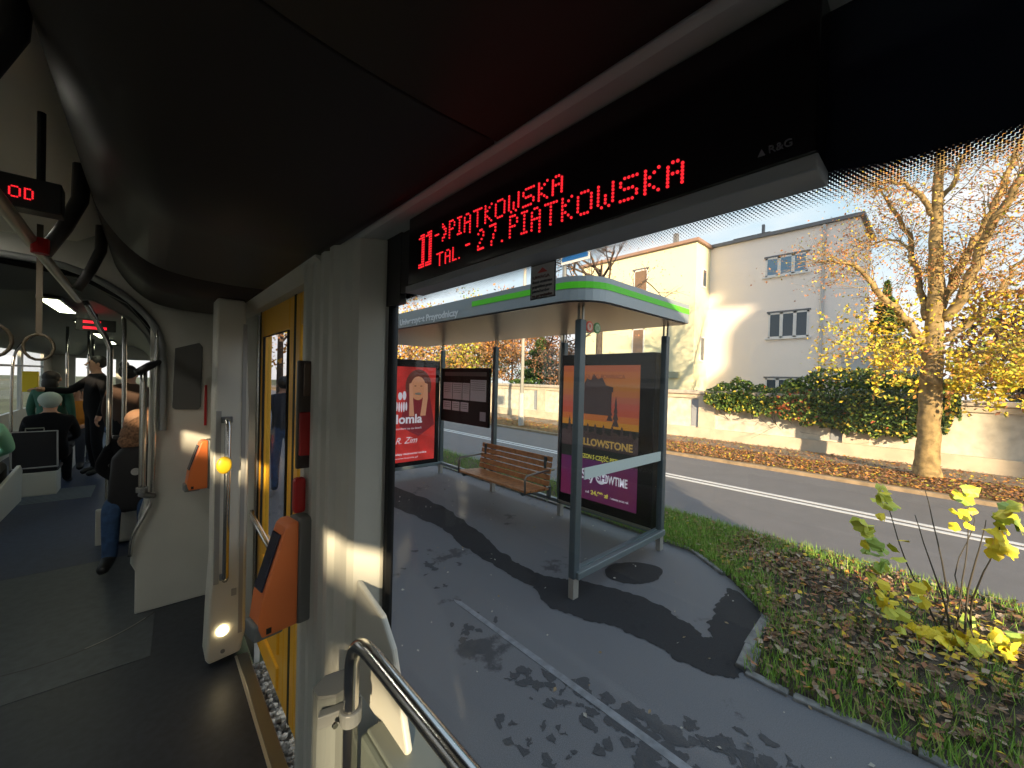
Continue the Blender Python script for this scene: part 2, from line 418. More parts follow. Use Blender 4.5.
rc.build('grey_strip', M_wallg, gw)
MB().box(13.40, 13.94, -14, 60, 1.5, 1.62).build('coping', mat('coping', (.50, .43, .36), .8, var=.2), gw, bevel=.02)

# ------------------------------------------------------------------ white house
M_house = mat('house_pink', (.90, .81, .75), .85, var=.02, vscale=1)
M_housey = mat('house_cream', (.84, .78, .52), .85, var=.03, vscale=1)
M_roofd = mat('roof_edge', (.16, .16, .17), .6)
M_frame = mat('window_frame', (.72, .70, .68), .5)
M_pane = mat('house_pane', (.05, .07, .09), .08)
M_paneb = mat('house_pane_lit', (.16, .27, .38), .08)
house = thing('house', 'white three storey house with flat roof behind the ivy covered garden wall', 'house', (20, 7, 0))
MB().box(20, 23.5, 2.25, 7.8, -.1, 8.42).build('wall', M_house, house)
MB().box(18.4, 31, 7.73, 14.2, -.1, 8.38).build('side_wing', M_housey, house)
MB().box(19.85, 23.6, 2.1, 7.8, 8.42, 8.56).build('roof', M_roofd, house)
MB().box(18.25, 31.2, 7.6, 14.4, 8.38, 8.52).build('roof', mat('roof_edge_brown', (.32, .2, .15), .6), house)
def hwin(y0, y1, z0, z1, X, n, pm, nm='window'):
    f = MB(); fr = .07
    f.box(X-.02, X+.05, y0, y1, z1-fr, z1).box(X-.02, X+.05, y0, y1, z0, z0+fr)
    wd = (y1-y0)/n
    for i in range(n+1):
        yy = y0+wd*i; f.box(X-.02, X+.05, yy-.06, yy+.06, z0, z1) if 0 < i < n else f.box(X-.02, X+.05, min(yy, y1-.07), min(yy, y1-.07)+.07, z0, z1)
    fo = f.build(nm, M_frame, house)
    MB().box(X-.012, X+.03, y0+.02, y1-.02, z0+.02, z1-.02).build('pane', pm, fo)
    MB().box(X-.10, X+.02, y0-.1, y1+.1, z0-.06, z0).build('sill', M_frame, fo)
    MB().box(X-.035, X+.02, y0-.06, y1+.06, z1, z1+.07).build('shade_box', M_roofd, fo)
hwin(3.85, 5.37, 6.62, 7.45, 20, 3, M_paneb)
hwin(3.75, 5.20, 3.92, 5.02, 20, 3, M_pane)
hwin(3.87, 5.25, 1.3, 2.18, 20, 3, M_pane)
hwin(10.1, 10.9, 6.2, 7.6, 18.4, 1, mat('pane_brown', (.22, .14, .09), .2))
hwin(10.2, 10.9, 3.0, 4.6, 18.4, 1, mat('pane_brown', (.22, .14, .09), .2))
for z0, z1 in ((6.4, 7.3), (2.9, 4.1)):
    fo = MB().box(19.05, 19.5, 7.69, 7.75, z0, z1).build('window', M_frame, house); MB().box(19.12, 19.43, 7.675, 7.74, z0+.08, z1-.08).build('pane', M_pane, fo)
MB().tube([(19.93, 3.33, 0), (19.93, 3.33, 8.4)], .06, 8).build('drainpipe', mat('zinc', (.5, .5, .5), .5), house)
ub = MB().box(18.25, 18.4, 8.35, 8.85, 2.1, 2.4).build('utility_box', mat('utility', (.35, .36, .25), .6), house)
for (y0_, y1_) in ((5.4, 5.9), (5.95, 6.9)):
    MB().obox((21.0, (y0_+y1_)/2, 8.9), (.5, 0, .12), (0, (y1_-y0_)/2, 0), (-.02, 0, .03)).build('roof_light', M_roofd, house)
MB().box(20.8, 20.95, 5.7, 5.8, 8.5, 9.3).build('vent_pipe', M_roofd, house)
MB().box(18.9, 19.1, 8.9, 9.1, 8.5, 9.2).build('chimney', M_roofd, house)
# low porch at the right
MB().box(18.7, 22, .2, 2.5, -.1, 3.15).build('porch', mat('porch_grey', (.5, .5, .5), .8), house)
pwn = MB(); 
for i in range(4): pwn.box(18.66, 18.72, .35+i*.52, .42+i*.52, 1.3, 2.45)
pwn.box(18.64, 18.72, .25, 2.4, 2.45, 2.52); pw_ = pwn.build('window', M_frame, house)
MB().box(18.675, 18.71, .35, 2.3, 1.3, 2.45).build('pane', mat('porch_pane', (.16, .22, .20), .15), pw_)
rl = MB()
rl.tube([(18.8, .3, 3.7), (18.8, 2.4, 3.7)], .03, 6).tube([(18.8, .3, 3.45), (18.8, 2.4, 3.45)], .02, 6)
for i in range(6): rl.tube([(18.8, .3+i*.42, 3.15), (18.8, .3+i*.42, 3.7)], .02, 6)
rl.build('balcony_railing', mat('rail_white', (.6, .58, .55), .5), house)

# ------------------------------------------------------------------ trees
M_bark = mat('bark', (.33, .23, .10), .9, var=.45, vscale=9, bump=.5, bscale=25)
M_barkd = mat('bark_dark', (.09, .065, .05), .9, var=.3, vscale=9)
M_twig = mat('twig', (.24, .15, .08), .9)
def densify(pts, rs, k=4, jit=.0):
    P_, R_ = [], []
    n = len(pts)
    for i in range(n-1):
        p0, p1, p2, p3 = pts[max(i-1, 0)], pts[i], pts[i+1], pts[min(i+2, n-1)]
        for t in range(k):
            s_ = t/k
            q = .5*((2*p1)+(p2-p0)*s_+(2*p0-5*p1+4*p2-p3)*s_*s_+(-p0+3*p1-3*p2+p3)*s_**3)
            P_.append(q+Vector([random.gauss(0, jit) for _ in range(3)])); R_.append(rs[i]+(rs[i+1]-rs[i])*s_)
    P_.append(pts[-1]); R_.append(rs[-1]); return P_, R_
def grow(mb, p, d, L, r, depth, ends, n=4, up_=.15, spread=.7):
    k = 4; pts = [p]; rs = [r]; q = p.copy(); dd = d.normalized()
    for i in range(k):
        dd = (dd+Vector([random.gauss(0, .16) for _ in range(3)])+Vector((0, 0, up_*.2))).normalized()
        q = q+dd*L/k; pts.append(q.copy()); rs.append(r*(1-.6*(i+1)/k))
    mb.tube(pts, rs, n, caps=False)
    if depth == 0:
        ends += pts[1:]; return
    for i in range(3 if depth > 1 else 3):
        t = random.uniform(.35, 1); j = min(int(t*k), k-1); b = pts[j].lerp(pts[j+1], t*k-j)
        nd = (dd+Vector([random.gauss(0, spread) for _ in range(3)])).normalized()
        grow(mb, b, nd, L*random.uniform(.5, .75), r*.5, depth-1, ends, max(3, n-1), up_, spread)
    ends.append(pts[-1])

# the big roadside tree
tr = thing('roadside_tree', 'tall tree with golden leaves and lit trunk on the verge across the road', 'tree', (11.8, .13, 0))
tk = MB(); ends = []
def br(px, X, rs, jit=.02):
    pts = []; rs = [q*.72 for q in rs]
    for i, (x, y) in enumerate(px):
        xx = X[0]+(X[1]-X[0])*i/(len(px)-1); pts.append(P(x, y, X=xx))
    return densify(pts, rs, 4, jit)
main = [Vector((11.8, .13, -.05)), Vector((11.8, .14, .25)), Vector((11.8, .14, .9)), Vector((11.8, .14, 1.6)), Vector((11.78, .13, 2.4)), Vector((11.8, .11, 3.6)), P(936, 240, X=11.8), P(938, 200, X=11.8), P(941, 150, X=11.8), P(944, 90, X=11.8)]
a_, b_ = densify(main, [.27, .20, .175, .175, .165, .13, .105, .085, .07, .03], 4, .008)
tk.tube(a_, b_, 14)
BR = [
 ([(930, 350), (908, 322), (882, 297), (862, 272), (845, 263), (820, 262)], (11.8, 10.6), [.12, .10, .085, .06, .045, .02]),
 ([(926, 318), (921, 290), (914, 262), (908, 236), (893, 212), (882, 192), (876, 184)], (11.8, 12.6), [.09, .08, .07, .06, .05, .03, .02]),
 ([(933, 215), (921, 196), (905, 184), (888, 181), (872, 186)], (11.8, 11.2), [.08, .065, .05, .04, .02]),
 ([(938, 208), (950, 188), (960, 165), (970, 140), (972, 120)], (11.8, 12.2), [.07, .06, .05, .04, .03]),
 ([(938, 310), (950, 288), (962, 262), (978, 232), (995, 205), (1008, 172), (1022, 140), (1034, 110)], (11.8, 13.0), [.13, .12, .10, .09, .08, .07, .05, .03]),
 ([(942, 320), (962, 300), (975, 265), (990, 228), (1005, 205), (1024, 170), (1050, 120)], (11.8, 11.0), [.13, .12, .11, .10, .09, .07, .03]),
 ([(942, 342), (966, 325), (990, 302), (1010, 275), (1035, 250)], (11.8, 12.4), [.09, .08, .07, .05, .03]),
 ([(914, 262), (905, 246), (890, 240), (870, 245)], (11.9, 12.4), [.05, .04, .03, .02]),
 ([(924, 345), (905, 352), (880, 350), (850, 345)], (11.8, 11.1), [.05, .04, .03, .012]),
 ([(940, 348), (965, 355), (1000, 352), (1040, 350)], (11.8, 11.2), [.06, .05, .04, .02]),
]
for px, X, rs in BR:
    a_, b_ = br(px, X, rs); tk.tube(a_, b_, 8)
    for i in range(3, len(a_)):
        for _ in range(3):
            d = (a_[i]-a_[i-1]).normalized()+Vector([random.gauss(0, .75) for _ in range(3)])
            grow(tk, a_[i], d, random.uniform(.4, .85), max(.007, b_[i]*.16), 1, ends, 4)
for i in range(12):
    for _ in range(1):
        p = main[5].lerp(main[9], random.random()); grow(tk, p, Vector([random.gauss(0, 1) for _ in range(3)]), random.uniform(.6, 1.1), .012, 1, ends, 4)
tk.build('trunk', M_bark, tr, smooth=True)
lf = MB()
for p in ends:
    for _ in range(2 if p.z > 3.6 else 3):
        q = p+Vector([random.gauss(0, .14) for _ in range(3)])
        low = p.z < 3.6
        leaf(lf, q, random.uniform(.03, .07) if not low else random.uniform(.05, .10), random.choices(range(5), [.7, 1.6, .6, 3, 5] if not low else [6, 4, 3, 1, 1])[0])
# heavy low yellow foliage
for i in range(5200):
    x = random.uniform(872, 1060); yb = 385+ (x-930)*.02
    y = random.gauss(yb-8 if x > 935 else yb-18, 15)
    if 918 < x < 946 and y > 350: continue
    if y > 416: continue
    if noise.noise(Vector((x*.04, y*.06, 2))) < -.16: continue
    leaf(lf, P(x, y, X=random.uniform(10.9, 12.9)), random.uniform(.05, .12), random.choices(range(5), [6, 4, 3, 1.5, 1])[0])
lf.build('foliage', [leafm(k) for k in ('y', 'y2', 'yg', 'o', 'rb')], tr)

def leafy_tree(name, label, base, h, rad, n, cols, size, bark=M_barkd, zlo=.3, cat='tree', trunk_r=.12, grp=None, depth=2):
    t = thing(name, label, cat, base, grp)
    b = Vector(base); tb = MB(); en = []
    tb.tube([b, b+Vector((0, 0, h*.45)), b+Vector((random.gauss(0, .1), random.gauss(0, .1), h*.8))], [trunk_r, trunk_r*.7, trunk_r*.2], 7, caps=False)
    for i in range(9):
        z = h*random.uniform(zlo, .75)
        a_ = random.random()*6.28
        grow(tb, b+Vector((0, 0, z)), Vector((math.cos(a_), math.sin(a_), .8)), rad*random.uniform(.5, .9), trunk_r*.35, depth, en, 4)
    tb.build('trunk', bark, t, smooth=True)
    l_ = MB()
    for i in range(n):
        if random.random() < .6 and en: p = random.choice(en)+Vector([random.gauss(0, rad*.12) for _ in range(3)])
        else:
            a_ = random.random()*6.28; zz = random.uniform(zlo, 1); rr = rad*math.sqrt(max(0, 1-((zz-.62)/.42)**2))*random.random()**.4
            p = b+Vector((math.cos(a_)*rr, math.sin(a_)*rr, zz*h))
        if p.z < .3: continue
        leaf(l_, p, size*random.uniform(.6, 1.3), random.randrange(len(cols)))
    if n: l_.build('foliage', [leafm(k) for k in cols], t)
    return t
def conifer(label, base, h, rad, n, grp=None):
    t = thing('conifer', label, 'tree', base, grp); b = Vector(base)
    MB().tube([b, b+Vector((0, 0, h))], [.2, .02], 7).build('trunk', M_barkd, t)
    l_ = MB()
    for i in range(n):
        zz = random.random()**1.3; a_ = random.random()*6.28
        rr = rad*(1-zz)*(.75+.25*math.sin(zz*40))*random.uniform(.5, 1)
        p = b+Vector((math.cos(a_)*rr, math.sin(a_)*rr, .6+zz*(h-.6)))
        leaf(l_, p, .28*random.uniform(.5, 1.2), random.choice((0, 0, 0, 1)))
    l_.build('foliage', [leafm('dg'), leafm('g')], t)
def at(x, X, Z=0):
    p = P(x, 380, X=X); return (p.x, p.y, Z)
leafy_tree('bare_tree', 'bare reddish twigged tree in front of the cream wing of the house', at(598, 14.6), 9.0, 3.2, 1500, ['rb', 'o', 'rb', 'b2'], .07, zlo=.42, trunk_r=.2, depth=3)
leafy_tree('bare_tree', 'bare tree beyond the garden wall behind the blue stop sign', at(560, 17.5), 7.8, 2.6, 350, ['rb', 'o', 'b2'], .10, zlo=.42, trunk_r=.15, depth=3)
conifer('dark green rounded conifer seen behind the shelter bench', at(541, 25), 6.0, 3.6, 9000)
leafy_tree('autumn_tree', 'rusty brown tree beyond the wall, left of the dark conifer', at(512, 27), 8.2, 4.0, 7500, ['rb', 'b2', 'o', 'b', 'b2'], .26, zlo=.12)
leafy_tree('autumn_tree', 'olive green tree beyond the wall behind the timetable panel', at(478, 27), 7.4, 4.4, 7500, ['yg', 'b2', 'y2', 'b2', 'g'], .27, zlo=.12)
leafy_tree('autumn_tree', 'yellow leaved tree far behind the red poster', at(446, 22), 6.6, 4.2, 7000, ['y2', 'yg', 'b2', 'b2'], .26, zlo=.12)
leafy_tree('autumn_tree', 'orange tree at the far end of the street above the red poster', at(408, 17), 7.2, 3.8, 6000, ['o', 'y2', 'b2', 'rb'], .26, zlo=.12)
leafy_tree('autumn_tree', 'small grey brown tree right of the dark conifer', at(566, 22), 4.6, 2.4, 3000, ['b2', 'b', 'rb'], .2, zlo=.12)
leafy_tree('autumn_tree', 'orange leaved tree seen through the yellow door window', (3.1, 14.5, 0), 6.5, 2.3, 5200, ['o', 'o', 'rb', 'y2'], .13)
conifer('dark conifer to the right of the white house', at(884, 29), 7.6, 2.6, 6000)
conifer('dark spruce at the right edge beyond the roadside tree', (23, -4.6, 0), 9.5, 2.8, 6000)
leafy_tree('autumn_tree', 'red brown tree beyond the wall right of the roadside tree', (18.5, -1.6, 0), 5.0, 2.2, 3800, ['o', 'rb', 'y2', 'r'], .16, zlo=.15)
leafy_tree('autumn_tree', 'dark leaved shrub tree behind the wall at the right edge', (16.4, -1.9, 0), 3.0, 1.6, 3000, ['r', 'b', 'dg', 'o'], .13, zlo=.15)

# ivy hedge on the wall
hd = MB()
hp = [(702, 392, 400), (716, 386, 408), (730, 380, 412), (745, 379, 412), (760, 386, 414), (775, 388, 417), (790, 380, 420), (805, 376, 425), (820, 370, 427), (840, 368, 430), (860, 368, 434), (880, 370, 436), (900, 373, 438), (925, 376, 440), (960, 380, 420)]
for i in range(14000):
    x = random.uniform(704, 960)
    for (xa, ta, ba), (xb, tb_, bb) in zip(hp, hp[1:]):
        if xa <= x <= xb:
            t = (x-xa)/(xb-xa); top = ta+(tb_-ta)*t; bot = ba+(bb-ba)*t
    top += 5*noise.noise(Vector((x*.12, 1, 0))); bot += 9*noise.noise(Vector((x*.1, 7, 0)))
    v = random.random()
    y = top+(bot-top)*v
    X = random.uniform(13.22, 14.3) if v < .38 else random.uniform(13.12, 13.38)
    nred = 20 > abs(x-790) and v > .3
    leaf(hd, P(x, y, X=X), random.uniform(.07, .13), random.choices(range(6), [7, 3.2, 1.2, .5, .1 if not nred else 2.5, .1 if v < .85 else 2])[0])
ivy = thing('ivy_hedge', 'dark green ivy hedge spilling over the cream garden wall', 'hedge', (13.8, 2.7, 0))
hd.build('foliage', [leafm(k) for k in ('dg', 'g', 'yg', 'y2', 'r', 'y2')], ivy)
st = MB()
for i in range(26):
    y = random.uniform(.2, 5); q = Vector((13.9, y, 0)); grow(st, q, Vector((-.1, random.gauss(0, .2), 1)), 1.3, .015, 1, [], 4)
st.build('stem', M_barkd, ivy)

# yellow sapling by the pavement
M_sapl = [mat('sap_y', (.85, .68, .03), .5), mat('sap_yg', (.60, .62, .06), .5), mat('sap_g', (.36, .50, .08), .5)]
sp = thing('sapling', 'leggy sapling with a few large yellow leaves in the leaf covered bed', 'plant', (4.35, -.12, .03))
sm = MB(); root = Vector((4.35, -.12, .02))
def sapstem(px, X1, r0_=.008):
    pts = [root+Vector((random.gauss(0, .05), random.gauss(0, .05), 0))]
    for i, (x, y) in enumerate(px):
        t = (i+1)/len(px); pts.append(P(x, y, X=root.x+(X1-root.x)*t))
    rs = [r0_*(1-.7*i/(len(pts)-1)) for i in range(len(pts))]
    a_, b_ = densify(pts, rs, 3, .002); sm.tube(a_, b_, 6); return pts
sapstem([(948, 600), (937, 540), (925, 490)], 4.5); sapstem([(946, 608), (930, 560), (915, 515)], 4.3)
sapstem([(930, 610), (905, 560), (886, 500)], 4.1); sapstem([(920, 635), (890, 600), (865, 570)], 3.9, .006)
sapstem([(968, 590), (980, 548), (986, 520)], 4.4); sapstem([(972, 600), (990, 560), (1000, 525)], 4.2)
sapstem([(962, 580), (968, 540), (968, 480)], 4.6, .006); sapstem([(955, 575), (972, 530), (974, 510)], 4.7, .005)
sm.build('stem', mat('sap_stem', (.06, .05, .035), .7), sp, smooth=True)
def mleaf(mb, c, s, m):
    """lobed maple-like leaf"""
    n = Vector((random.gauss(-.5, .5), random.gauss(-.4, .5), random.gauss(.6, .4))).normalized()
    a_ = (Matrix.Rotation(random.random()*6.28, 3, n) @ n.orthogonal().normalized()); b_ = n.cross(a_); c = Vector(c)
    vs = [c]; k = 14
    for i in range(k):
        th = 2*math.pi*i/k; rr = s*.5*(1 if i % 3 == 0 else .78 if i % 3 == 1 else .86)
        vs.append(c+a_*math.cos(th)*rr+b_*math.sin(th)*rr*.85+n*(-.12*s*abs(math.sin(th))))
    mb.add(vs, [(0, 1+i, 1+(i+1) % k) for i in range(k)], m)
sl = MB()
CL = [(883, 488, 5, 4.05, 1), (886, 503, 5, 4.05, 1), (888, 515, 3, 4.05, 0), (862, 528, 7, 3.95, 1), (870, 545, 6, 3.95, 2), (880, 560, 6, 3.95, 2), (878, 575, 5, 3.95, 1), (890, 590, 4, 3.95, 0),
      (916, 590, 4, 4.1, 0), (923, 600, 3, 4.1, 0), (897, 537, 1, 4.1, 0), (896, 551, 2, 4.1, 1), (893, 605, 4, 4.0, 0), (898, 620, 4, 4.0, 1), (912, 640, 6, 4.1, 0), (925, 645, 5, 4.15, 0), (940, 640, 4, 4.2, 0),
      (964, 492, 5, 4.5, 1), (960, 500, 4, 4.5, 2), (965, 515, 4, 4.5, 0), (968, 525, 2, 4.5, 0), (1006, 508, 6, 4.2, 2), (1003, 520, 5, 4.2, 1), (1000, 535, 5, 4.2, 0), (995, 545, 4, 4.2, 0), (1008, 552, 4, 4.2, 0), (988, 548, 3, 4.2, 0), (1015, 525, 4, 4.2, 1),
      (975, 630, 4, 4.4, 0), (1000, 640, 6, 4.3, 0), (1012, 650, 4, 4.3, 0), (980, 650, 4, 4.3, 0), (945, 660, 3, 4.1, 0), (960, 645, 4, 4.3, 0), (985, 665, 3, 4.2, 0), (1000, 672, 3, 4.2, 0), (968, 665, 3, 4.15, 1), (1018, 635, 3, 4.3, 0)]
for (x, y, n, X, m) in CL:
    for _ in range(n):
        p = P(x+random.gauss(0, 5), y+random.gauss(0, 5), X=X+random.gauss(0, .05))
        if p.z < .06: p.z = .06+random.random()*.03
        mleaf(sl, p, random.uniform(.065, .115), m if random.random() < .75 else random.randrange(3))
sl.build('leaves', M_sapl, sp)

# ------------------------------------------------------------------ street lamp, stop sign
lp = thing('street_lamp', 'slim grey street lamp post on the far verge behind the shelter', 'lamp', (10.6, 10.95, 0))
MB().tube([(10.6, 10.95, -.1), (10.6, 10.95, 1.3)], .11, 12).build('base', mat('pole_grey', (.52, .5, .47), .6), lp)
MB().tube([(10.6, 10.95, 1.3), (10.6, 10.95, 8.2), (10.3, 10.95, 8.7), (9.2, 10.95, 8.9)], [.07, .05, .045, .04], 12).build('pole', MATS['pole_grey'], lp, smooth=True)
MB().box(8.7, 9.4, 10.83, 11.07, 8.82, 8.95).build('lamp_head', M_hous, lp, bevel=.03)
ss = thing('stop_sign', 'blue stop sign on a thin post rising above the shelter roof', 'sign', (4.75, 4.02, 0))
MB().tube([(4.75, 4.02, 0), (4.75, 4.02, 4.05)], .035, 10).build('post', M_steel2, ss)
MB().box(4.70, 4.72, 3.52, 4.05, 3.62, 4.1).build('sign_plate', mat('sign_white', (.8, .8, .8), .5), ss)
MB().box(4.694, 4.699, 3.54, 4.03, 3.66, 4.08).build('blue_field', mat('sign_blue', (.02, .16, .5), .4), ss)

# ================================================================== SHELTER
M_post = mat('shelter_post', (.10, .13, .145), .4, .3)
M_alu = mat('shelter_rail', (.22, .27, .29), .4, .5)
M_fas = mat('fascia', (.36, .41, .43), .35, .3)
M_und = mat('roof_underside', (.045, .045, .047), .35, .3)
M_green = mat('stripe_green', (.13, .80, .02), .4)
M_foot = mat('post_foot', (.40, .39, .36), .5, .3)
SH = thing('bus_shelter', 'grey tram stop shelter with green striped roof edge on the wet pavement', 'shelter', (3.4, 4.2, 0))
def rounded_roof(z0, z1, inset=0, m=None, name='roof', y1=7.2):
    x0, x1, y0 = 2.40+inset, 4.17-inset, 1.80+inset; r_ = .30-inset*.5
    pts = [(x1, y1), (x1, y0+.03), (x1-.03, y0)]
    for i in range(9):
        th = R(-90-90*i/8); pts.append((x0+r_+math.cos(th)*r_, y0+r_+math.sin(th)*r_))
    pts.append((x0, y1)); return pts
pts = rounded_roof(0, 0)
rf = MB().prism(pts, 'z', 2.455, 2.645).build('roof', M_fas, SH)
MB().prism(rounded_roof(0, 0, .025), 'z', 2.445, 2.4549).build('soffit', M_und, rf)
gs = MB(); so = [p for p in rounded_roof(0, 0, -.004)]
# the green stripe follows the edge from the front round the corner to the right end
path = [p for p in so if p[1] < 3 or True][:-1]
path = [q for q in path if q[1] < 2.2]+[(2.396, 2.3), (2.396, 3.24)]
path = path
for (xa, ya), (xb, yb) in zip(path, path[1:]):
    gs.quad((xa, ya, 2.548), (xb, yb, 2.548), (xb, yb, 2.600), (xa, ya, 2.600))
gs.build('green_stripe', M_green, rf)
text('stop_name', 'Uniwersytet Przyrodniczy', .105, (2.395, 4.80, 2.487), (0, -1, 0), (0, 0, 1), mat('text_white', (.9, .92, .93), .5), rf, bold=.003, width=1.32)
posts = [(2.642, 2.045, 'f'), (2.655, 6.43, 'f'), (4.13, 2.04, 'b'), (4.11, 3.44, 'b'), (4.11, 4.87, 'b'), (4.11, 6.43, 'b')]
for i, (x, y, k) in enumerate(posts):
    p = MB().box(x-.038, x+.038, y-.032, y+.032, .17, 2.335).build('post', M_post, SH, bevel=.008)
    q = MB(); q.tube([(x, y-.022, 2.33), (x, y-.022, 2.45)], .011, 8).tube([(x, y+.022, 2.33), (x, y+.022, 2.45)], .011, 8); q.build('roof_rod', M_steel2, p)
    MB().box(x-.036, x+.036, y-.028, y+.028, 0, .17).build('foot', M_foot, p, bevel=.004)
rails = MB()
for (xa, ya, xb, yb) in [(2.68, 2.04, 4.13, 2.04), (2.68, 6.43, 4.13, 6.43)]:
    o = MB().box(xa-.05, xb+.02, ya-.055, ya-.005, .17, .23).box(xa-.05, xb+.02, ya+.005, ya+.055, .17, .23).build('bottom_rail', M_alu, SH, bevel=.006)
for ya, yb in [(2.04, 3.44), (3.44, 4.87), (4.87, 6.43)]:
    MB().box(4.08, 4.14, ya+.035, yb-.035, .17, .22).build('bottom_rail', M_alu, SH, bevel=.006)
def pane(name, x0, x1, y0, y1, z0, z1): return MB().box(x0, x1, y0, y1, z0, z1).build(name, G_sh, SH)
pane('glass_panel', 2.73, 4.08, 2.036, 2.044, .23, 2.26)
for ya, yb in [(4.92, 6.38), (3.49, 4.82)]: pane('glass_panel', 4.106, 4.114, ya, yb, .22, 2.26)
MB().box(2.73, 4.08, 2.028, 2.035, .985, 1.085).build('pale_band', mat('frosted_band', (.55, .66, .66), .5), SH)
for n, (x, c) in enumerate(((2.735, (.75, .10, .06)), (2.845, (.10, .32, .10)))):
    dsc = MB(); dsc.tube([(x, 2.022, 2.285), (x, 2.030, 2.285)], .047, 20); o = dsc.build('line_number_disc', mat('disc%d' % n, c, .5), SH)
    dsc = MB(); dsc.tube([(x, 2.0185, 2.285), (x, 2.0215, 2.285)], .034, 20); dsc.build('disc_centre', mat('disc_c%d' % n, ((.8, .55, .45), (.6, .75, .5))[n], .5), o)
    text('number', ('9', '11')[n], .05, (x-.016 if n == 0 else x-.024, 2.016, 2.268), (1, 0, 0), (0, 0, 1), MATS['disc%d' % n], o, bold=.001)
# back right: poster case
M_case = mat('case_black', (.006, .006, .008), .4, spec=.2)
M_ctrim = mat('case_trim', (.35, .33, .27), .4, .6)
PC = thing('poster_case', 'black poster case with orange film poster on the right back wall of the shelter', 'poster', (4.1, 2.78, .2))
MB().box(4.02, 4.16, 2.09, 3.40, .225, 2.16).build('case', M_case, PC, bevel=.01)
MB().box(4.01, 4.022, 2.09, 3.40, .22, .245).build('bottom_trim', M_ctrim, PC)
# poster image
po = MB(); y0, y1 = 2.26, 3.36; Xp = 4.012
def pz(z0, z1, m): po.quad((Xp, y0, z0), (Xp, y1, z0), (Xp, y1, z1), (Xp, y0, z1), m)
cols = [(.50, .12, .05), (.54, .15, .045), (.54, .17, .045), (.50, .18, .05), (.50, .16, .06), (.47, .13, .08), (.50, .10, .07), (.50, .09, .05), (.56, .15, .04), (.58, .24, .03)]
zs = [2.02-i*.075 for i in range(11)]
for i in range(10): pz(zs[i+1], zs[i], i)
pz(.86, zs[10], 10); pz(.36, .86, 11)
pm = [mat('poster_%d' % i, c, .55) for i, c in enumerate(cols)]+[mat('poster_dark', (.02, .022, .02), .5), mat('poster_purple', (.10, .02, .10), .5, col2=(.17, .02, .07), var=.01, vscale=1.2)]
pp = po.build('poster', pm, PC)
sil = MB()
def spoly(pts, dz=0): sil.add([(Xp-.002, p[0], p[1]) for p in pts], [tuple(range(len(pts)))], 0)
# cabin, pines and riders as plain dark shapes
spoly([(2.62, 1.42), (3.10, 1.42), (3.10, 1.70), (2.62, 1.70)])
rdg = [(2.52, 1.70), (2.60, 1.70), (3.18, 1.70), (3.10, 1.78), (3.02, 1.80), (2.98, 1.86), (2.92, 1.84), (2.88, 1.92), (2.82, 1.85), (2.76, 1.88), (2.70, 1.78), (2.60, 1.76)]
spoly(rdg[1:]+[])
for (yy, zz, h, wd) in [(2.56, 1.30, .36, .05), (2.64, 1.36, .30, .045), (3.14, 1.30, .30, .05), (3.24, 1.16, .22, .05), (2.36, 1.16, .12, .05), (3.06, 1.2, .12, .03)]:
    for k in range(4):
        spoly([(yy-wd*(1-k*.2), zz+h*k*.22), (yy+wd*(1-k*.2), zz+h*k*.22), (yy, zz+h*(k*.22+.34))])
prof = [(y0, 1.10)]
for i in range(23): prof.append((y0+.05*i, 1.18+.05*abs(noise.noise(Vector((i*.9, 3, 0))))+.03*(i % 3 == 0)))
spoly([(y0, 1.0)]+prof[1:]+[(y1, 1.0)])
for yy in (2.72, 2.84, 2.95, 2.47, 2.6):
    spoly([(yy-.02, 1.15), (yy+.02, 1.15), (yy+.018, 1.27), (yy+.006, 1.31), (yy-.01, 1.29), (yy-.018, 1.25)])
sil.build('silhouette', mat('poster_sil', (.07, .045, .045), .6), pp)
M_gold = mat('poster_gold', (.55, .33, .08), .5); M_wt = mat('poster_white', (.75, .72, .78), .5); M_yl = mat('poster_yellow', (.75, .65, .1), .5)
D = (0, -1, 0); U = (0, 0, 1); xo = Xp-.004
text('title', 'YELLOWSTONE', .12, (xo, 3.14, 1.035), D, U, M_gold, pp, bold=.003, width=.82)
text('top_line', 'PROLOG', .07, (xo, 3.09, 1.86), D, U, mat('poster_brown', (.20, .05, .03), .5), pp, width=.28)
text('top_line', 'POWRACA', .07, (xo, 2.78, 1.86), D, U, MATS['poster_brown'], pp, width=.33)
text('season_line', 'SEZON 5 CZĘŚĆ PIERWSZA', .075, (xo, 3.06, .87), D, U, M_yl, pp, bold=.001, width=.70)
text('service_name', 'Sky', .17, (xo, 3.03, .615), D, U, M_wt, pp, bold=.004, width=.20)
ring = MB(); ring.tube([(xo-.001, 2.735, .665), (xo+.001, 2.735, .665)], .078, 24); ring.build('disc', M_wt, pp)
text('service_name', 'SH', .11, (xo-.003, 2.79, .63), D, U, mat('poster_plum', (.15, .03, .13), .5), pp, bold=.003, width=.12)
text('service_name', 'OWTIME', .14, (xo, 2.70, .615), D, U, M_wt, pp, bold=.003, width=.32)
text('price', '24,99 zł', .07, (xo, 2.88, .44), D, U, M_yl, pp, bold=.002, width=.25)
text('price_note', 'od', .045, (xo, 2.96, .445), D, U, M_wt, pp, width=.05)
text('price_note', '/ miesiąc przez rok', .04, (xo, 2.60, .44), D, U, M_wt, pp, width=.24)
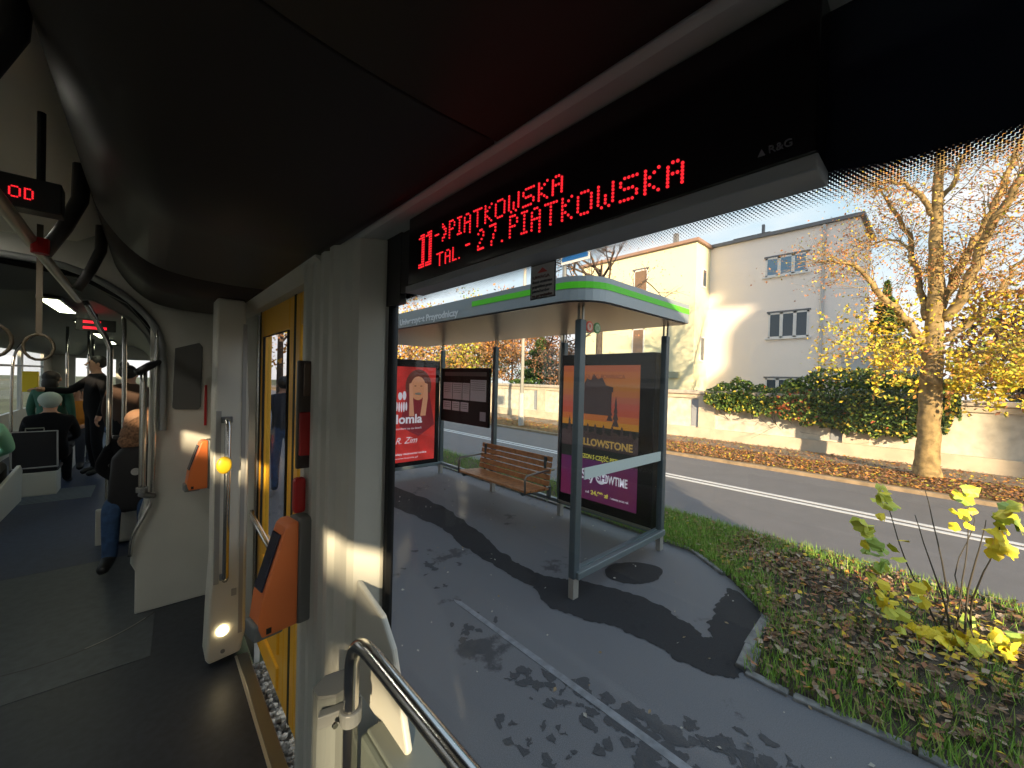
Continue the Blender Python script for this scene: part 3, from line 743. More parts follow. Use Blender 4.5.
# left back: timetable board
TB = thing('timetable_board', 'black timetable board with white notices on the left back wall of the shelter', 'noticeboard', (4.1, 5.6, 1))
MB().box(4.05, 4.10, 4.96, 6.37, 1.02, 2.0).build('board', M_case, TB, bevel=.008)
ns = [(6.26, 5.98, 1.38, 1.66), (5.96, 5.71, 1.38, 1.66), (5.69, 5.45, 1.38, 1.66), (5.43, 5.06, 1.42, 1.80), (6.26, 6.02, 1.22, 1.35), (5.98, 5.74, 1.22, 1.35), (5.71, 5.50, 1.22, 1.35)]
Mn = mat('notice', (.85, .83, .88), .5); Mn2 = mat('notice_text', (.12, .12, .14), .6)
for i, (ya, yb, za, zb) in enumerate([(6.28, 6.00, 1.44, 1.74), (5.98, 5.70, 1.44, 1.74), (5.68, 5.47, 1.44, 1.74), (5.45, 5.02, 1.44, 1.80), (6.28, 6.03, 1.24, 1.40), (5.99, 5.76, 1.24, 1.40), (5.73, 5.50, 1.24, 1.40)]):
    nn = MB().box(4.044, 4.05, yb, ya, za, zb).build('notice', Mn, TB)
    b = MB()
    for k in range(5 if zb-za > .2 else 3): z = zb-.03-k*.035; b.box(4.041, 4.0438, yb+.03, ya-.03, z-.006, z)
    b.build('print', Mn2, nn)
MB().box(4.044, 4.05, 5.02, 5.17, 1.12, 1.27).build('notice', mat('notice_pale', (.5, .5, .55), .5), TB)
MB().box(4.044, 4.05, 5.02, 6.25, 1.86, 1.93).build('header_strip', mat('hdr', (.16, .15, .15), .5), TB)
# left end: red poster case
PL = thing('poster_case', 'black poster case with red poster of a smiling woman, left end of shelter', 'poster', (3.4, 6.43, .2))
MB().box(2.78, 4.03, 6.39, 6.50, .22, 2.13).build('case', M_case, PL, bevel=.01)
Yq = 6.384
pr_ = MB(); 
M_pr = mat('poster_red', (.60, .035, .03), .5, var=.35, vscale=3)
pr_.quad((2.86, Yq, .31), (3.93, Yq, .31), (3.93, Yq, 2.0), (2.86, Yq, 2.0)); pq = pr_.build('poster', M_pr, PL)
def disc(cx, cz, rx, rz, m, off, n=28, name='shape'):
    b = MB(); b.add([(cx+math.cos(2*math.pi*i/n)*rx, Yq-off, cz+math.sin(2*math.pi*i/n)*rz) for i in range(n)], [tuple(range(n))]); return b.build(name, m, pq)
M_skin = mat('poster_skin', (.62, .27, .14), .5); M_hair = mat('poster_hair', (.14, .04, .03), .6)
disc(3.58, 1.66, .26, .30, M_hair, .002, name='hair')
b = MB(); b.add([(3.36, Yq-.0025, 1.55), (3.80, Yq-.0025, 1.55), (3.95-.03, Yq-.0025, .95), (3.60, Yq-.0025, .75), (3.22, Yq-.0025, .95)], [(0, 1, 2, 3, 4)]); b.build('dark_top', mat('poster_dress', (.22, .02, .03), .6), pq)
disc(3.57, 1.62, .155, .215, M_skin, .004, name='face')
for (pts) in ([(3.40, 1.12), (3.50, 1.12), (3.47, 1.45), (3.45, 1.72), (3.39, 1.70), (3.40, 1.45)], [(3.62, 1.12), (3.73, 1.12), (3.77, 1.45), (3.76, 1.70), (3.70, 1.72), (3.67, 1.45)]):
    b = MB(); b.add([(p[0], Yq-.006, p[1]) for p in pts], [tuple(range(6))]); b.build('hand', mat('poster_skin2', (.66, .31, .18), .5), pq)
disc(3.57, 1.52, .065, .022, mat('smile', (.85, .8, .75), .4), .008, name='smile')
for s_ in (-1, 1): disc(3.57+s_*.06, 1.66, .022, .009, M_hair, .008, name='eye')
for k, (dx, dz, h) in enumerate([(-.09, 0, .16), (-.045, -.01, .18), (0, -.015, .18), (.045, -.01, .18), (.09, 0, .16)]):
    disc(3.25+dx, 1.30+dz, .018, h*.5, M_wt, .010, 12, 'logo_petal')
disc(3.22, 1.48, .04, .07, M_wt, .010, 14, 'logo_petal'); disc(3.30, 1.49, .035, .08, M_wt, .010, 14, 'logo_petal')
text('brand_name', 'Homla', .22, (3.03, Yq-.010, 1.00), (1, 0, 0), U, M_wt, pq, bold=.006, width=.62)
text('tag_line', 'komfort na co dzień', .05, (3.14, Yq-.010, .89), (1, 0, 0), U, M_wt, pq, width=.5)
text('signature', 'R. Zim', .16, (3.14, Yq-.010, .64), (1, 0, 0), U, M_wt, pq, shear=.4, width=.42)
text('small_line', 'sklepy stacjonarne i online', .05, (3.14, Yq-.010, .44), (1, 0, 0), U, M_wt, pq, bold=.001, width=.62)
text('small_line', 'www.homla.pl', .04, (3.14, Yq-.010, .37), (1, 0, 0), U, M_wt, pq, width=.45)

# bench
M_wood = mat('bench_wood', (.58, .25, .09), .45, var=.2, vscale=14, col2=(.42, .17, .06))
BN = thing('bench', 'slatted brown wooden bench with steel armrests inside the shelter', 'bench', (3.8, 4.3, 0))
ya, yb = 3.52, 5.02
for i in range(5):
    x = 3.53+i*.088
    MB().box(x, x+.074, ya, yb, .375-.006*i, .405-.006*i).build('seat_slat', M_wood, BN, bevel=.005)
for i in range(5):
    z = .435+i*.080; x = 3.955+i*.014
    MB().obox((x, (ya+yb)/2, z), (.012, 0, -.002), (0, (yb-ya)/2, 0), (.006, 0, .033)).build('back_slat', M_wood, BN, bevel=.004)
for y in (ya+.02, yb-.02):
    b = MB()
    b.tube([(3.53, y, .36), (3.52, y, .56), (3.55, y, .595), (3.93, y, .61), (4.08, y, .61)], .014, 8); b.build('armrest', M_steel2, BN, smooth=True)
for y in (3.62, 4.92):
    b = MB().box(3.55, 4.09, y-.025, y+.025, .325, .365).box(4.05, 4.09, y-.025, y+.025, .20, .36).box(3.975, 4.0, y-.02, y+.02, .36, .78); b.build('support_bracket', M_post, BN, bevel=.004)

# ================================================================== PEOPLE
def person(label, loc, rotz, J, cols, hair=None, nm='person', hood=None, sc=1.0):
    """cols: dict region -> material ; J: joint positions (local, facing -y). One continuous skinned body."""
    root = thing(nm, label, 'person', loc); root.rotation_euler = (0, 0, rotz); root.scale = (sc, sc, sc)
    names = list(J.keys()); idx = {n: i for i, n in enumerate(names)}
    E = [('pelvis', 'waist'), ('waist', 'chest'), ('chest', 'neck'), ('neck', 'jaw'), ('jaw', 'head'), ('head', 'crown')]
    for s in 'LR':
        E += [('chest', 'sh'+s), ('sh'+s, 'el'+s), ('el'+s, 'wr'+s), ('wr'+s, 'pa'+s), ('pelvis', 'hp'+s), ('hp'+s, 'kn'+s), ('kn'+s, 'an'+s), ('an'+s, 'to'+s)]
    rad = dict(pelvis=.145, waist=.135, chest=.150, neck=.055, jaw=.072, head=.092, crown=.070)
    for s in 'LR': rad.update({'sh'+s: .075, 'el'+s: .052, 'wr'+s: .036, 'pa'+s: .036, 'hp'+s: .10, 'kn'+s: .068, 'an'+s: .05, 'to'+s: .042})
    me = bpy.data.meshes.new('body'); me.from_pydata([J[n] for n in names], [(idx[a], idx[b]) for a, b in E], [])
    o = bpy.data.objects.new('body', me); COL.objects.link(o)
    sk = o.modifiers.new('skin', 'SKIN'); ss_ = o.modifiers.new('s', 'SUBSURF'); ss_.levels = 2; ss_.render_levels = 2
    for n in names:
        d = me.skin_vertices[0].data[idx[n]]; r_ = rad[n]; d.radius = (r_*(1.2 if n in ('chest', 'waist', 'pelvis') else 1), r_); d.use_root = (n == 'pelvis')
    bpy.context.view_layer.update()
    m2 = bpy.data.meshes.new_from_object(o.evaluated_get(bpy.context.evaluated_depsgraph_get()))
    bpy.data.objects.remove(o)
    # fingers and thumb, rooted in the palm
    bm = bmesh.new(); bm.from_mesh(m2)
    skinm = cols['skin']; ml = [skinm, cols['top'], cols['legs'], cols['shoe']]
    segs = []
    for a, b in E:
        reg = 1
        if a in ('neck', 'jaw', 'head'): reg = 0
        if a.startswith('wr'): reg = 0
        if a.startswith('hp') or a.startswith('kn'): reg = 2
        if a.startswith('an'): reg = 3
        if (a, b) in (('pelvis', 'hpL'), ('pelvis', 'hpR')): reg = 2
        segs.append((Vector(J[a]), Vector(J[b]), reg))
    def near(c):
        best = (9, 0)
        for a, b, rg in segs:
            ab = b-a; t = max(0, min(1, (c-a).dot(ab)/max(1e-9, ab.dot(ab)))); d = (c-(a+ab*t)).length
            if d < best[0]: best = (d, rg)
        return best[1]
    for f in bm.faces: f.material_index = near(f.calc_center_median()); f.smooth = True
    m3 = bpy.data.meshes.new('body'); bm.to_mesh(m3); bm.free()
    fb = MB()
    for s, sg in (('L', 1), ('R', -1)):
        wr, pa = Vector(J['wr'+s]), Vector(J['pa'+s]); d = (pa-wr).normalized(); side = d.cross(Vector((0, 0, 1)))
        side = side.normalized() if side.length > .1 else Vector((0, 1, 0)); nrm = side.cross(d)
        for k in range(4):
            b = pa+side*(k-1.5)*.019; L = (.062, .072, .068, .052)[k]
            fb.tube([b, b+d*L*.5, b+d*L*.85-nrm*L*.3, b+d*L-nrm*L*.6], [.009, .0085, .008, .006], 6)
        b = wr.lerp(pa, .5)+side*sg*.03; fb.tube([b, b+side*sg*.025+d*.025, b+side*sg*.03+d*.06], [.011, .010, .007], 6)
    me3 = m3; vs = [tuple(v.co) for v in me3.vertices]; fs = [tuple(p.vertices) for p in me3.polygons]; mi = [p.material_index for p in me3.polygons]
    # nose and ears
    hd_ = Vector(J['head']); jw = Vector(J['jaw']); upv = (Vector(J['crown'])-jw).normalized(); fwd = Vector(cols.get('face', (0, -1, 0))).normalized()
    mid = jw.lerp(hd_, .6); sd = fwd.cross(upv).normalized()
    fb.tube([mid+fwd*.082+upv*.02, mid+fwd*.112-upv*.012, mid+fwd*.088-upv*.02], [.010, .014, .008], 6)
    for sg in (-1, 1): fb.ell(mid+sd*sg*.09, (.012, .02, .03), 0, 8, 6)
    mbx = MB(); mbx.v = vs+fb.v; o0 = len(vs)
    mbx.f = fs+[tuple(i+o0 for i in f) for f in fb.f]; mbx.m = mi+[0]*len(fb.f)
    me4 = bpy.data.meshes.new('body'); me4.from_pydata(mbx.v, [], mbx.f)
    for m_ in ml: me4.materials.append(m_)
    me4.polygons.foreach_set('material_index', mbx.m); me4.polygons.foreach_set('use_smooth', [True]*len(mbx.f)); me4.update()
    ob = bpy.data.objects.new('body', me4); COL.objects.link(ob); ob.parent = root
    ey = MB()
    for sg in (-1, 1): ey.ell(mid+fwd*.083+sd*sg*.032+upv*.025, (.012, .010, .008), 0, 8, 6)
    e_ = ey.build('eyes', M_black); e_.parent = root
    mo = MB(); mo.ell(mid+fwd*.086-upv*.052, (.024, .008, .007), 0, 8, 6); m_ = mo.build('mouth', mat('lips', (.35, .12, .1), .5)); m_.parent = root
    if hair:
        h_ = MB(); c = hd_+upv*.012-fwd*.030
        q = (Vector((0, 0, 1))).rotation_difference(upv).to_matrix()
        h_.ell(c, (.100, .100, .100), 0, 14, 10, q)
        if hair[1] == 'bun': h_.ell(c+upv*.10-fwd*.05, (.05, .05, .05), 0, 10, 8)
        if hair[1] == 'long': h_.ell(c-upv*.12-fwd*.045, (.095, .075, .15), 0, 12, 8, q)
        if hair[1] == 'hat': h_.ell(c+upv*.02, (.112, .118, .105), 0, 14, 10, q)
        x = h_.build('knitted_hat' if hair[1] == 'hat' else 'hair', hair[0], smooth=True); x.parent = root
    return root
def stand(h=1.75, arm=None):
    k = h/1.75
    J = dict(pelvis=(0, 0, .95), waist=(0, 0, 1.12), chest=(0, .01, 1.32), neck=(0, 0, 1.49), jaw=(0, -.015, 1.57), head=(0, -.005, 1.645), crown=(0, .005, 1.69))
    for s, g in (('L', 1), ('R', -1)):
        J.update({'sh'+s: (g*.19, .01, 1.41), 'el'+s: (g*.25, .03, 1.13), 'wr'+s: (g*.25, -.04, .88), 'pa'+s: (g*.25, -.06, .81), 'hp'+s: (g*.09, 0, .90), 'kn'+s: (g*.10, -.02, .50), 'an'+s: (g*.10, .03, .09), 'to'+s: (g*.11, -.13, .045)})
    if arm: J.update(arm)
    return {a: tuple(c*k for c in b) for a, b in J.items()}
def sit(lean=0.0, arms=None):
    J = dict(pelvis=(0, .05, .55), waist=(0, .06-.3*lean, .72), chest=(0, .06-.8*lean, .92), neck=(0, .04-1.3*lean, 1.09-.1*lean), jaw=(0, .02-1.5*lean, 1.17-.15*lean), head=(0, .02-1.65*lean, 1.245-.2*lean), crown=(0, .03-1.75*lean, 1.29-.2*lean))
    for s, g in (('L', 1), ('R', -1)):
        J.update({'sh'+s: (g*.19, .05-.8*lean, 1.0), 'el'+s: (g*.24, -.08-.5*lean, .76), 'wr'+s: (g*.12, -.28-.3*lean, .68), 'pa'+s: (g*.08, -.34-.3*lean, .67), 'hp'+s: (g*.10, .0, .53), 'kn'+s: (g*.11, -.42, .53), 'an'+s: (g*.11, -.44, .10), 'to'+s: (g*.12, -.60, .05)})
    if arms: J.update(arms)
    return J
S_skin = mat('skin', (.50, .27, .18), .55)
C_blk = mat('cloth_black', (.007, .007, .009), .9, spec=.2); C_jean = mat('jeans', (.035, .085, .19), .85, var=.3, vscale=20); C_navy = mat('cloth_navy', (.018, .022, .035), .8)
C_brn = mat('cloth_brown', (.05, .024, .014), .85); C_mint = mat('cloth_mint', (.30, .62, .42), .8); C_green = mat('cloth_green', (.03, .12, .08), .8); C_or = mat('cloth_orange', (.65, .25, .03), .8)
C_dk = mat('cloth_olive', (.03, .028, .02), .85); C_shoe = mat('shoe_black', (.01, .01, .01), .5)
H_blk = mat('hair_black', (.012, .010, .010), .6); H_brn = mat('hair_brown', (.09, .045, .02), .6); H_fair = mat('hair_fair', (.36, .20, .12), .6)
H_hat = mat('hat_grey', (.48, .56, .52), .9)
def C(top, legs, shoe=None, **k): d = dict(skin=S_skin, top=top, legs=legs, shoe=shoe or C_shoe); d.update(k); return d

# ================================================================== TRAM
FZ = .14            # tram floor
WX = .57            # window glass
CZ = 2.255          # height of the side ceiling edge
# --- floor
struct(MB().box(-1.95, .40, -5, 3.09, 0.02, FZ).build('floor', M_floor))
fl = bpy.data.objects['floor']
MB().box(-1.95, .40, 3.09, 4.95, 0.02, FZ-.0005).build('plate_surround', M_floor, fl)
pl = MB().prism([(-1.9, 3.10), (.02, 3.10), (.045, 3.66), (-.06, 3.70), (-.05, 4.93), (-1.35, 4.93), (-1.9, 3.7)], 'z', FZ-.01, FZ+.002).build('gangway_plate', M_floor2, fl)
# turntable ring and arc
arc = MB(); c0 = Vector((-.7, 4.15, FZ+.003))
def ringarc(mb, cx, cy, r_, a0, a1, wd, z, n=40):
    for i in range(n):
        t0, t1 = a0+(a1-a0)*i/n, a0+(a1-a0)*(i+1)/n
        mb.quad((cx+math.cos(t0)*(r_-wd), cy+math.sin(t0)*(r_-wd), z), (cx+math.cos(t1)*(r_-wd), cy+math.sin(t1)*(r_-wd), z), (cx+math.cos(t1)*(r_+wd), cy+math.sin(t1)*(r_+wd), z), (cx+math.cos(t0)*(r_+wd), cy+math.sin(t0)*(r_+wd), z))
pA, pB, pC = P(155, 612, Z=FZ), P(90, 648, Z=FZ), P(20, 672, Z=FZ)
def circ(a, b, c):
    ax, ay, bx, by, cx, cy = a.x, a.y, b.x, b.y, c.x, c.y
    d = 2*(ax*(by-cy)+bx*(cy-ay)+cx*(ay-by))
    ux = ((ax*ax+ay*ay)*(by-cy)+(bx*bx+by*by)*(cy-ay)+(cx*cx+cy*cy)*(ay-by))/d
    uy = ((ax*ax+ay*ay)*(cx-bx)+(bx*bx+by*by)*(ax-cx)+(cx*cx+cy*cy)*(bx-ax))/d
    return ux, uy, math.hypot(ax-ux, ay-uy)
ux, uy, ur = circ(pA, pB, pC)
ta, tb = math.atan2(pA.y-uy, pA.x-ux), math.atan2(pC.y-uy, pC.x-ux)
if tb > ta: tb -= 2*math.pi if tb-ta > math.pi else 0
ringarc(arc, ux, uy, ur, ta, tb-.15, .004, FZ+.004); arc.build('turntable_seam', mat('seam_dark', (.03, .03, .03), .6), fl)
ar2 = MB(); ringarc(ar2, ux, uy, ur-.008, ta-.12*abs(ta-tb)/(ta-tb)*1, ta+(tb-ta)*.62, .003, FZ+.0045); ar2.build('seam_strip', M_steel2, fl)
MB().box(-1.95, .5, 4.95, 16, 0.02, FZ).build('rear_floor', M_floor3, fl)
rb = MB()
for i in range(10): rb.box(-1.25, -.55, 7.5+i*.075, 7.53+i*.075, FZ, FZ+.008)
rb.build('ribbed_strip', mat('rib_grey', (.16, .19, .22), .5), fl)
# threshold
MB().box(.40, .455, 1.55, 2.78, .02, FZ+.004).build('threshold', M_steel2, fl, bevel=.003)
MB().box(.388, .400, 1.55, 2.78, .1, FZ+.005).build('threshold_edge', mat('bright_edge', (.7, .68, .6), .3, .7), fl)
bl = MB()
for i in range(700):
    c = (random.uniform(.462, .66), random.uniform(1.5, 2.85), -.03+random.random()*.05)
    r_ = random.uniform(.010, .022); bl.ell(c, (r_, r_*random.uniform(.6, 1), r_*.8), random.randrange(3), 5, 3)
tag(bl.build('ballast', [mat('stone_a', (.35, .32, .27), .8), mat('stone_b', (.13, .12, .10), .8), mat('stone_c', (.55, .50, .42), .8)]), 'grey ballast stones in the gap under the yellow door', 'stones', kind='stuff')
MB().box(.44, .72, 1.4, 2.9, -.2, -.03).build('gap_base', M_gravel, bpy.data.objects['track_bed'])

# --- ceiling: dark bulging side panels along the window side
ceil = struct(MB().box(-2.0, .60, -5, 16, 2.95, 3.72).build('ceiling', M_grey))
prof = [(.45, CZ), (.30, CZ-.004), (.14, CZ+.004), (.02, CZ+.03), (-.06, CZ+.085), (-.12, CZ+.16), (-.165, CZ+.25), (-.185, CZ+.36), (-.19, CZ+.50)]
def loft(prof, ys, th=.02):
    mb = MB(); n = len(prof)
    for y in ys:
        for (x, z) in prof: mb.v.append((x, y, z))
    for j in range(len(ys)-1):
        for i in range(n-1): mb.f.append((j*n+i, j*n+i+1, (j+1)*n+i+1, (j+1)*n+i)); mb.m.append(0)
    return mb
pf2 = []
for i in range(len(prof)-1):
    for k in range(4):
        t = k/4; p0, p1, p2, p3 = [Vector(prof[max(0, min(len(prof)-1, j))]) for j in (i-1, i, i+1, i+2)]
        q = .5*((2*p1)+(p2-p0)*t+(2*p0-5*p1+4*p2-p3)*t*t+(-p0+3*p1-3*p2+p3)*t**3); pf2.append((q.x, q.y))
pf2.append(prof[-1])
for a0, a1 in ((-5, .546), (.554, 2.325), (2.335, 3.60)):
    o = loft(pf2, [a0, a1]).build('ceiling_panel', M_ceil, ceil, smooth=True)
    s_ = o.modifiers.new('s', 'SOLIDIFY'); s_.thickness = .012; s_.offset = 1
# seams (dark gap lined with a thin strip)
sm_ = MB()
for y, m in ((.55, 0), (2.33, 0)):
    sm_.tube([(x, y, z-.001) for x, z in pf2], .0045, 6, m)
sm_.build('panel_seam', M_black, ceil)
gl = MB()
pts = [(x, 2.318, z-.003) for x, z in pf2 if x < .33 and z < CZ+.2]; gl.tube(pts, .003, 5)
gl.build('seam_trim', M_steel2, ceil)
rbs = MB()
for i in range(8):
    y = 1.50+i*.10; rbs.tube([(x, y, z) for x, z in pf2 if x < .06 and z < CZ+.3], .0028, 5)
for i in range(9):
    y = 2.42+i*.06; rbs.tube([(x, y, z) for x, z in pf2 if x < .0 and z < CZ+.2], .0028, 5)
rbs.build('louvre', M_black, ceil)
# lighter middle ceiling and the mirror side panel on the left
mid = MB(); mp_ = [(-.21, 2.72), (-.35, 2.62), (-.7, 2.60), (-1.05, 2.62), (-1.2, 2.72)]
mid = loft(mp_, [-5, 3.72]).build('middle_ceiling', M_ceilmid, ceil, smooth=True)
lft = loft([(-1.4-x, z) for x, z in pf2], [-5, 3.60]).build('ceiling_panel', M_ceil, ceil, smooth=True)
for i, y in enumerate((-3.4, -1.9, 2.7)):
    cl_ = thing('ceiling_light', ['ceiling light strip at the rear of the car behind the view', 'second ceiling light strip behind the view', 'ceiling light strip before the gangway arch'][i], 'lamp', (-.7, y, 2.6), 'ceiling light strips')
    MB().box(-.78, -.62, y-.6, y+.6, 2.575, 2.60).box(-.785, -.765, y-.6, y+.6, 2.51, 2.60).box(-.635, -.615, y-.6, y+.6, 2.51, 2.60).build('lamp_frame', M_grey, cl_)
    MB().box(-.76, -.64, y-.58, y+.58, 2.568, 2.575).build('diffuser', mat('diffuser', (.9, .9, .85), .5, emit=(1, .95, .82), estr=15.0), cl_)
# header strip above door, and trim above window
struct(MB().prism([(.42, CZ-.002), (.60, CZ+.0), (.60, 2.19), (.47, 2.20), (.425, 2.235)], 'y', 1.5, 3.72).build('trim_1', M_white))
struct(MB().prism([(.452, CZ+.05), (.62, CZ+.05), (.62, CZ-.004), (.53, CZ-.003), (.475, CZ-.010), (.460, CZ-.006)], 'y', -5, 1.42).build('trim_2', M_trim, bevel=.004))
# --- right wall
wr = struct(MB().box(.575, .62, -5, 1.3, -.05, .75).build('wall_right', M_white))
MB().box(.575, .62, -5, 1.3, 2.30, 3.5).build('upper_panel', M_grey, wr)
MB().box(.60, .62, 1.3, 3.72, 2.215, 3.5).build('upper_panel', M_grey, wr)
MB().box(.50, .53, 2.86, 3.74, .0, 2.25).build('wall_panel', M_white, wr)
MB().box(.53, .60, -5, -1.35, .75, 2.3).build('wall_panel', M_white, wr)
MB().box(.47, .575, -5, .12, FZ, .72).build('lining', M_hous, wr)
# glass of the big window with the black printed band and halftone dots
def band_glass():
    m = bpy.data.materials.new('banded_glass'); m.use_nodes = True; t = m.node_tree; t.nodes.clear(); N = t.nodes.new; L = t.links.new
    o = N('ShaderNodeOutputMaterial'); g = glass_mat('tmp', (.95, .965, .97), .02)
    tr_ = N('ShaderNodeBsdfTransparent'); tr_.inputs[0].default_value = (.95, .965, .97, 1); gs_ = N('ShaderNodeBsdfGlossy'); gs_.inputs['Roughness'].default_value = .0
    m1 = N('ShaderNodeMixShader'); m1.inputs[0].default_value = .02; L(tr_.outputs[0], m1.inputs[1]); L(gs_.outputs[0], m1.inputs[2])
    blk = N('ShaderNodeBsdfPrincipled'); blk.inputs['Base Color'].default_value = (.010, .013, .026, 1); blk.inputs['Roughness'].default_value = .2
    tcn = N('ShaderNodeTexCoord'); sp_ = N('ShaderNodeSeparateXYZ'); L(tcn.outputs['Object'], sp_.inputs[0])
    def cosn(sock, p):
        a = N('ShaderNodeMath'); a.operation = 'MULTIPLY'; a.inputs[1].default_value = 2*math.pi/p; L(sock, a.inputs[0])
        b = N('ShaderNodeMath'); b.operation = 'COSINE'; L(a.outputs[0], b.inputs[0]); return b.outputs[0]
    s = N('ShaderNodeMath'); s.operation = 'ADD'; 
    aY = N('ShaderNodeMath'); aY.operation = 'ADD'; L(sp_.outputs['Y'], aY.inputs[0]); L(sp_.outputs['Z'], aY.inputs[1])
    sY = N('ShaderNodeMath'); sY.operation = 'SUBTRACT'; L(sp_.outputs['Y'], sY.inputs[0]); L(sp_.outputs['Z'], sY.inputs[1])
    L(cosn(aY.outputs[0], .0048), s.inputs[0]); L(cosn(sY.outputs[0], .0048), s.inputs[1])
    mr = N('ShaderNodeMapRange'); mr.inputs['From Min'].default_value = 2.030; mr.inputs['From Max'].default_value = 2.084; mr.inputs['To Min'].default_value = 2.0; mr.inputs['To Max'].default_value = -2.1
    L(sp_.outputs['Z'], mr.inputs['Value'])
    gt = N('ShaderNodeMath'); gt.operation = 'GREATER_THAN'; L(s.outputs[0], gt.inputs[0]); L(mr.outputs[0], gt.inputs[1])
    m2 = N('ShaderNodeMixShader'); L(gt.outputs[0], m2.inputs[0]); L(m1.outputs[0], m2.inputs[1]); L(blk.outputs[0], m2.inputs[2]); L(m2.outputs[0], o.inputs[0])
    return m
win = struct(MB().box(WX, WX+.005, -1.35, 1.20, .76, 2.36).build('window_1', band_glass()))
# rubber gasket round the pane: left upright, rounded corner, bottom
gk = MB(); pts = [(WX-.004, 1.178, 2.30), (WX-.004, 1.178, .92)]
for i in range(7): th = R(i*15); pts.append((WX-.004, 1.178-.14+.14*math.cos(th), .92-.14*math.sin(th)))
pts += [(WX-.004, -1.33, .78), (WX-.004, -1.33, 2.3)]
gk.tube(pts, .016, 8); gk.build('window_gasket', M_rubber, win, smooth=True)
# --- pillar between window and door
pil = MB()
pp_ = [(.568, 1.20), (.545, 1.19), (.475, 1.225), (.462, 1.25), (.458, 1.30)]
# ribbed inner face
for i in range(3):
    y = 1.33+i*.09
    pp_ += [(.452, y), (.436, y+.02), (.436, y+.055), (.450, y+.075)]
pp_ += [(.425, 1.60), (.428, 1.655), (.50, 1.665), (.60, 1.665), (.60, 1.26), (.568, 1.26)]
pilo = struct(MB().prism(pp_, 'z', .04, 2.252).build('wall_pillar', M_white, smooth=False, bevel=.008))
# flared foot of the window corner
fin = MB(); fin.prism([(1.22, .85), (.89, .855), (.875, .88), (.93, 1.0), (.97, 1.09), (1.04, 1.15), (1.22, 1.18)], 'x', .482, .50)
fin.build('corner_flare', M_white, pilo, bevel=.006)
# --- display above the window
DX = .515
dp = thing('destination_display', 'black destination display with red dot lettering above the window', 'display', (.54, .5, 2.1))
MB().box(DX, .565, .095, .99, 2.068, CZ-.006).build('housing', M_gloss, dp, bevel=.003)
MB().box(DX-.002, .568, .093, 1.0, 2.050, 2.0675).build('lower_lip', mat('lip_grey', (.30, .31, .33), .5), dp, bevel=.002)
MB().box(.549, .565, .99, 1.19, 2.068, CZ-.008).build('end_cap', M_black, dp)
struct(MB().box(.548, .568, 1.10, 1.20, 2.04, CZ).build('trim_3', M_black))
FONT = {'P': ['1110', '1001', '1001', '1110', '1000', '1000', '1000'], 'I': ['111', '010', '010', '010', '010', '010', '111'],
 'A': ['0110', '1001', '1001', '1111', '1001', '1001', '1001'], 'Ą': ['0110', '1001', '1001', '1111', '1001', '1001', '1001', '0001'], 'T': ['11111', '00100', '00100', '00100', '00100', '00100', '00100'],
 'K': ['1001', '1010', '1100', '1000', '1100', '1010', '1001'], 'O': ['01110', '10001', '10001', '10001', '10001', '10001', '01110'], 'W': ['10001', '10001', '10001', '10101', '10101', '10101', '01010'],
 'S': ['01111', '10000', '10000', '01110', '00001', '00001', '11110'], 'L': ['100', '100', '100', '100', '100', '100', '111'], '-': ['000', '000', '000', '111', '000', '000', '000'],
 '>': ['100', '110', '011', '001', '011', '110', '100'], '2': ['0110', '1001', '0001', '0010', '0100', '1000', '1111'], '7': ['1111', '0001', '0001', '0010', '0010', '0100', '0100'], '.': ['0', '0', '0', '0', '0', '0', '1'],
 'D': ['1110', '1001', '1001', '1001', '1001', '1001', '1110'], ' ': ['00']*7,
 'k': ['10001', '10010', '10100', '11000', '10100', '10010', '10001']}
def led_line(name, items, parent, face, pitch, ztop, rad, m, axis='x', taper=None):
    """items: (char, start). face: coordinate of the lit plane"""
    b = MB()
    for ch, y in items:
        for r_, row in enumerate(FONT[ch]):
            for c, v in enumerate(row):
                if v == '1':
                    yy = y-c*pitch[0]; pz_, zt_ = pitch[1], ztop
                    if taper:
                        (ya_, za_, pa_), (yb_, zb_, pb_) = taper; t_ = (yy-ya_)/(yb_-ya_); pz_ = pa_+(pb_-pa_)*t_; zt_ = za_+(zb_-za_)*t_
                    zz = zt_-r_*pz_
                    if axis == 'x': b.tube([(face, yy, zz), (face-.0015, yy, zz)], rad, 8)
                    else: b.tube([(yy, face, zz), (yy, face-.003, zz)], rad, 8)
    return b.build(name, m, parent)
def spread(s, y0, y1):
    ws = [len(FONT[c][0]) for c in s]; n = len(s); tot = sum(ws); p = (y0-y1)/(tot+1.0*(n-1)-1)
    out_, y = [], y0
    for c, w_ in zip(s, ws): out_.append((c, y)); y -= (w_+1.0)*p
    return out_, p
it, p1 = spread('PIĄTKOWSKA', .790, .447); it2, _ = spread('->', .852, .803)
led_line('led_text', it+it2, dp, DX, (p1, .0062), 2.184, .0022, M_led, taper=((.783, 2.187, .0063), (.445, 2.173, .0048)))
it, p2 = spread('PIĄTKOWSKA', .577, .238)
led_line('led_text', it, dp, DX, (p2, .0070), 2.138, .0022, M_led, taper=((.57, 2.137, .0066), (.238, 2.117, .0050)))
it, p3 = spread('TAL.', .843, .748)
led_line('led_text', it, dp, DX, (p3, .0048), 2.122, .0019, M_led)
it, p4 = spread('-', .722, .708); it5, _ = spread('27.', .678, .600)
led_line('led_text', [('-', .722)]+it5, dp, DX, (.0058, .0066), 2.136, .0023, M_led)
b = MB()
one = ['0111', '1111', '0011', '0011', '0011', '0011', '0011', '0011', '0011', '0011', '0011', '0011', '1111', '1111']
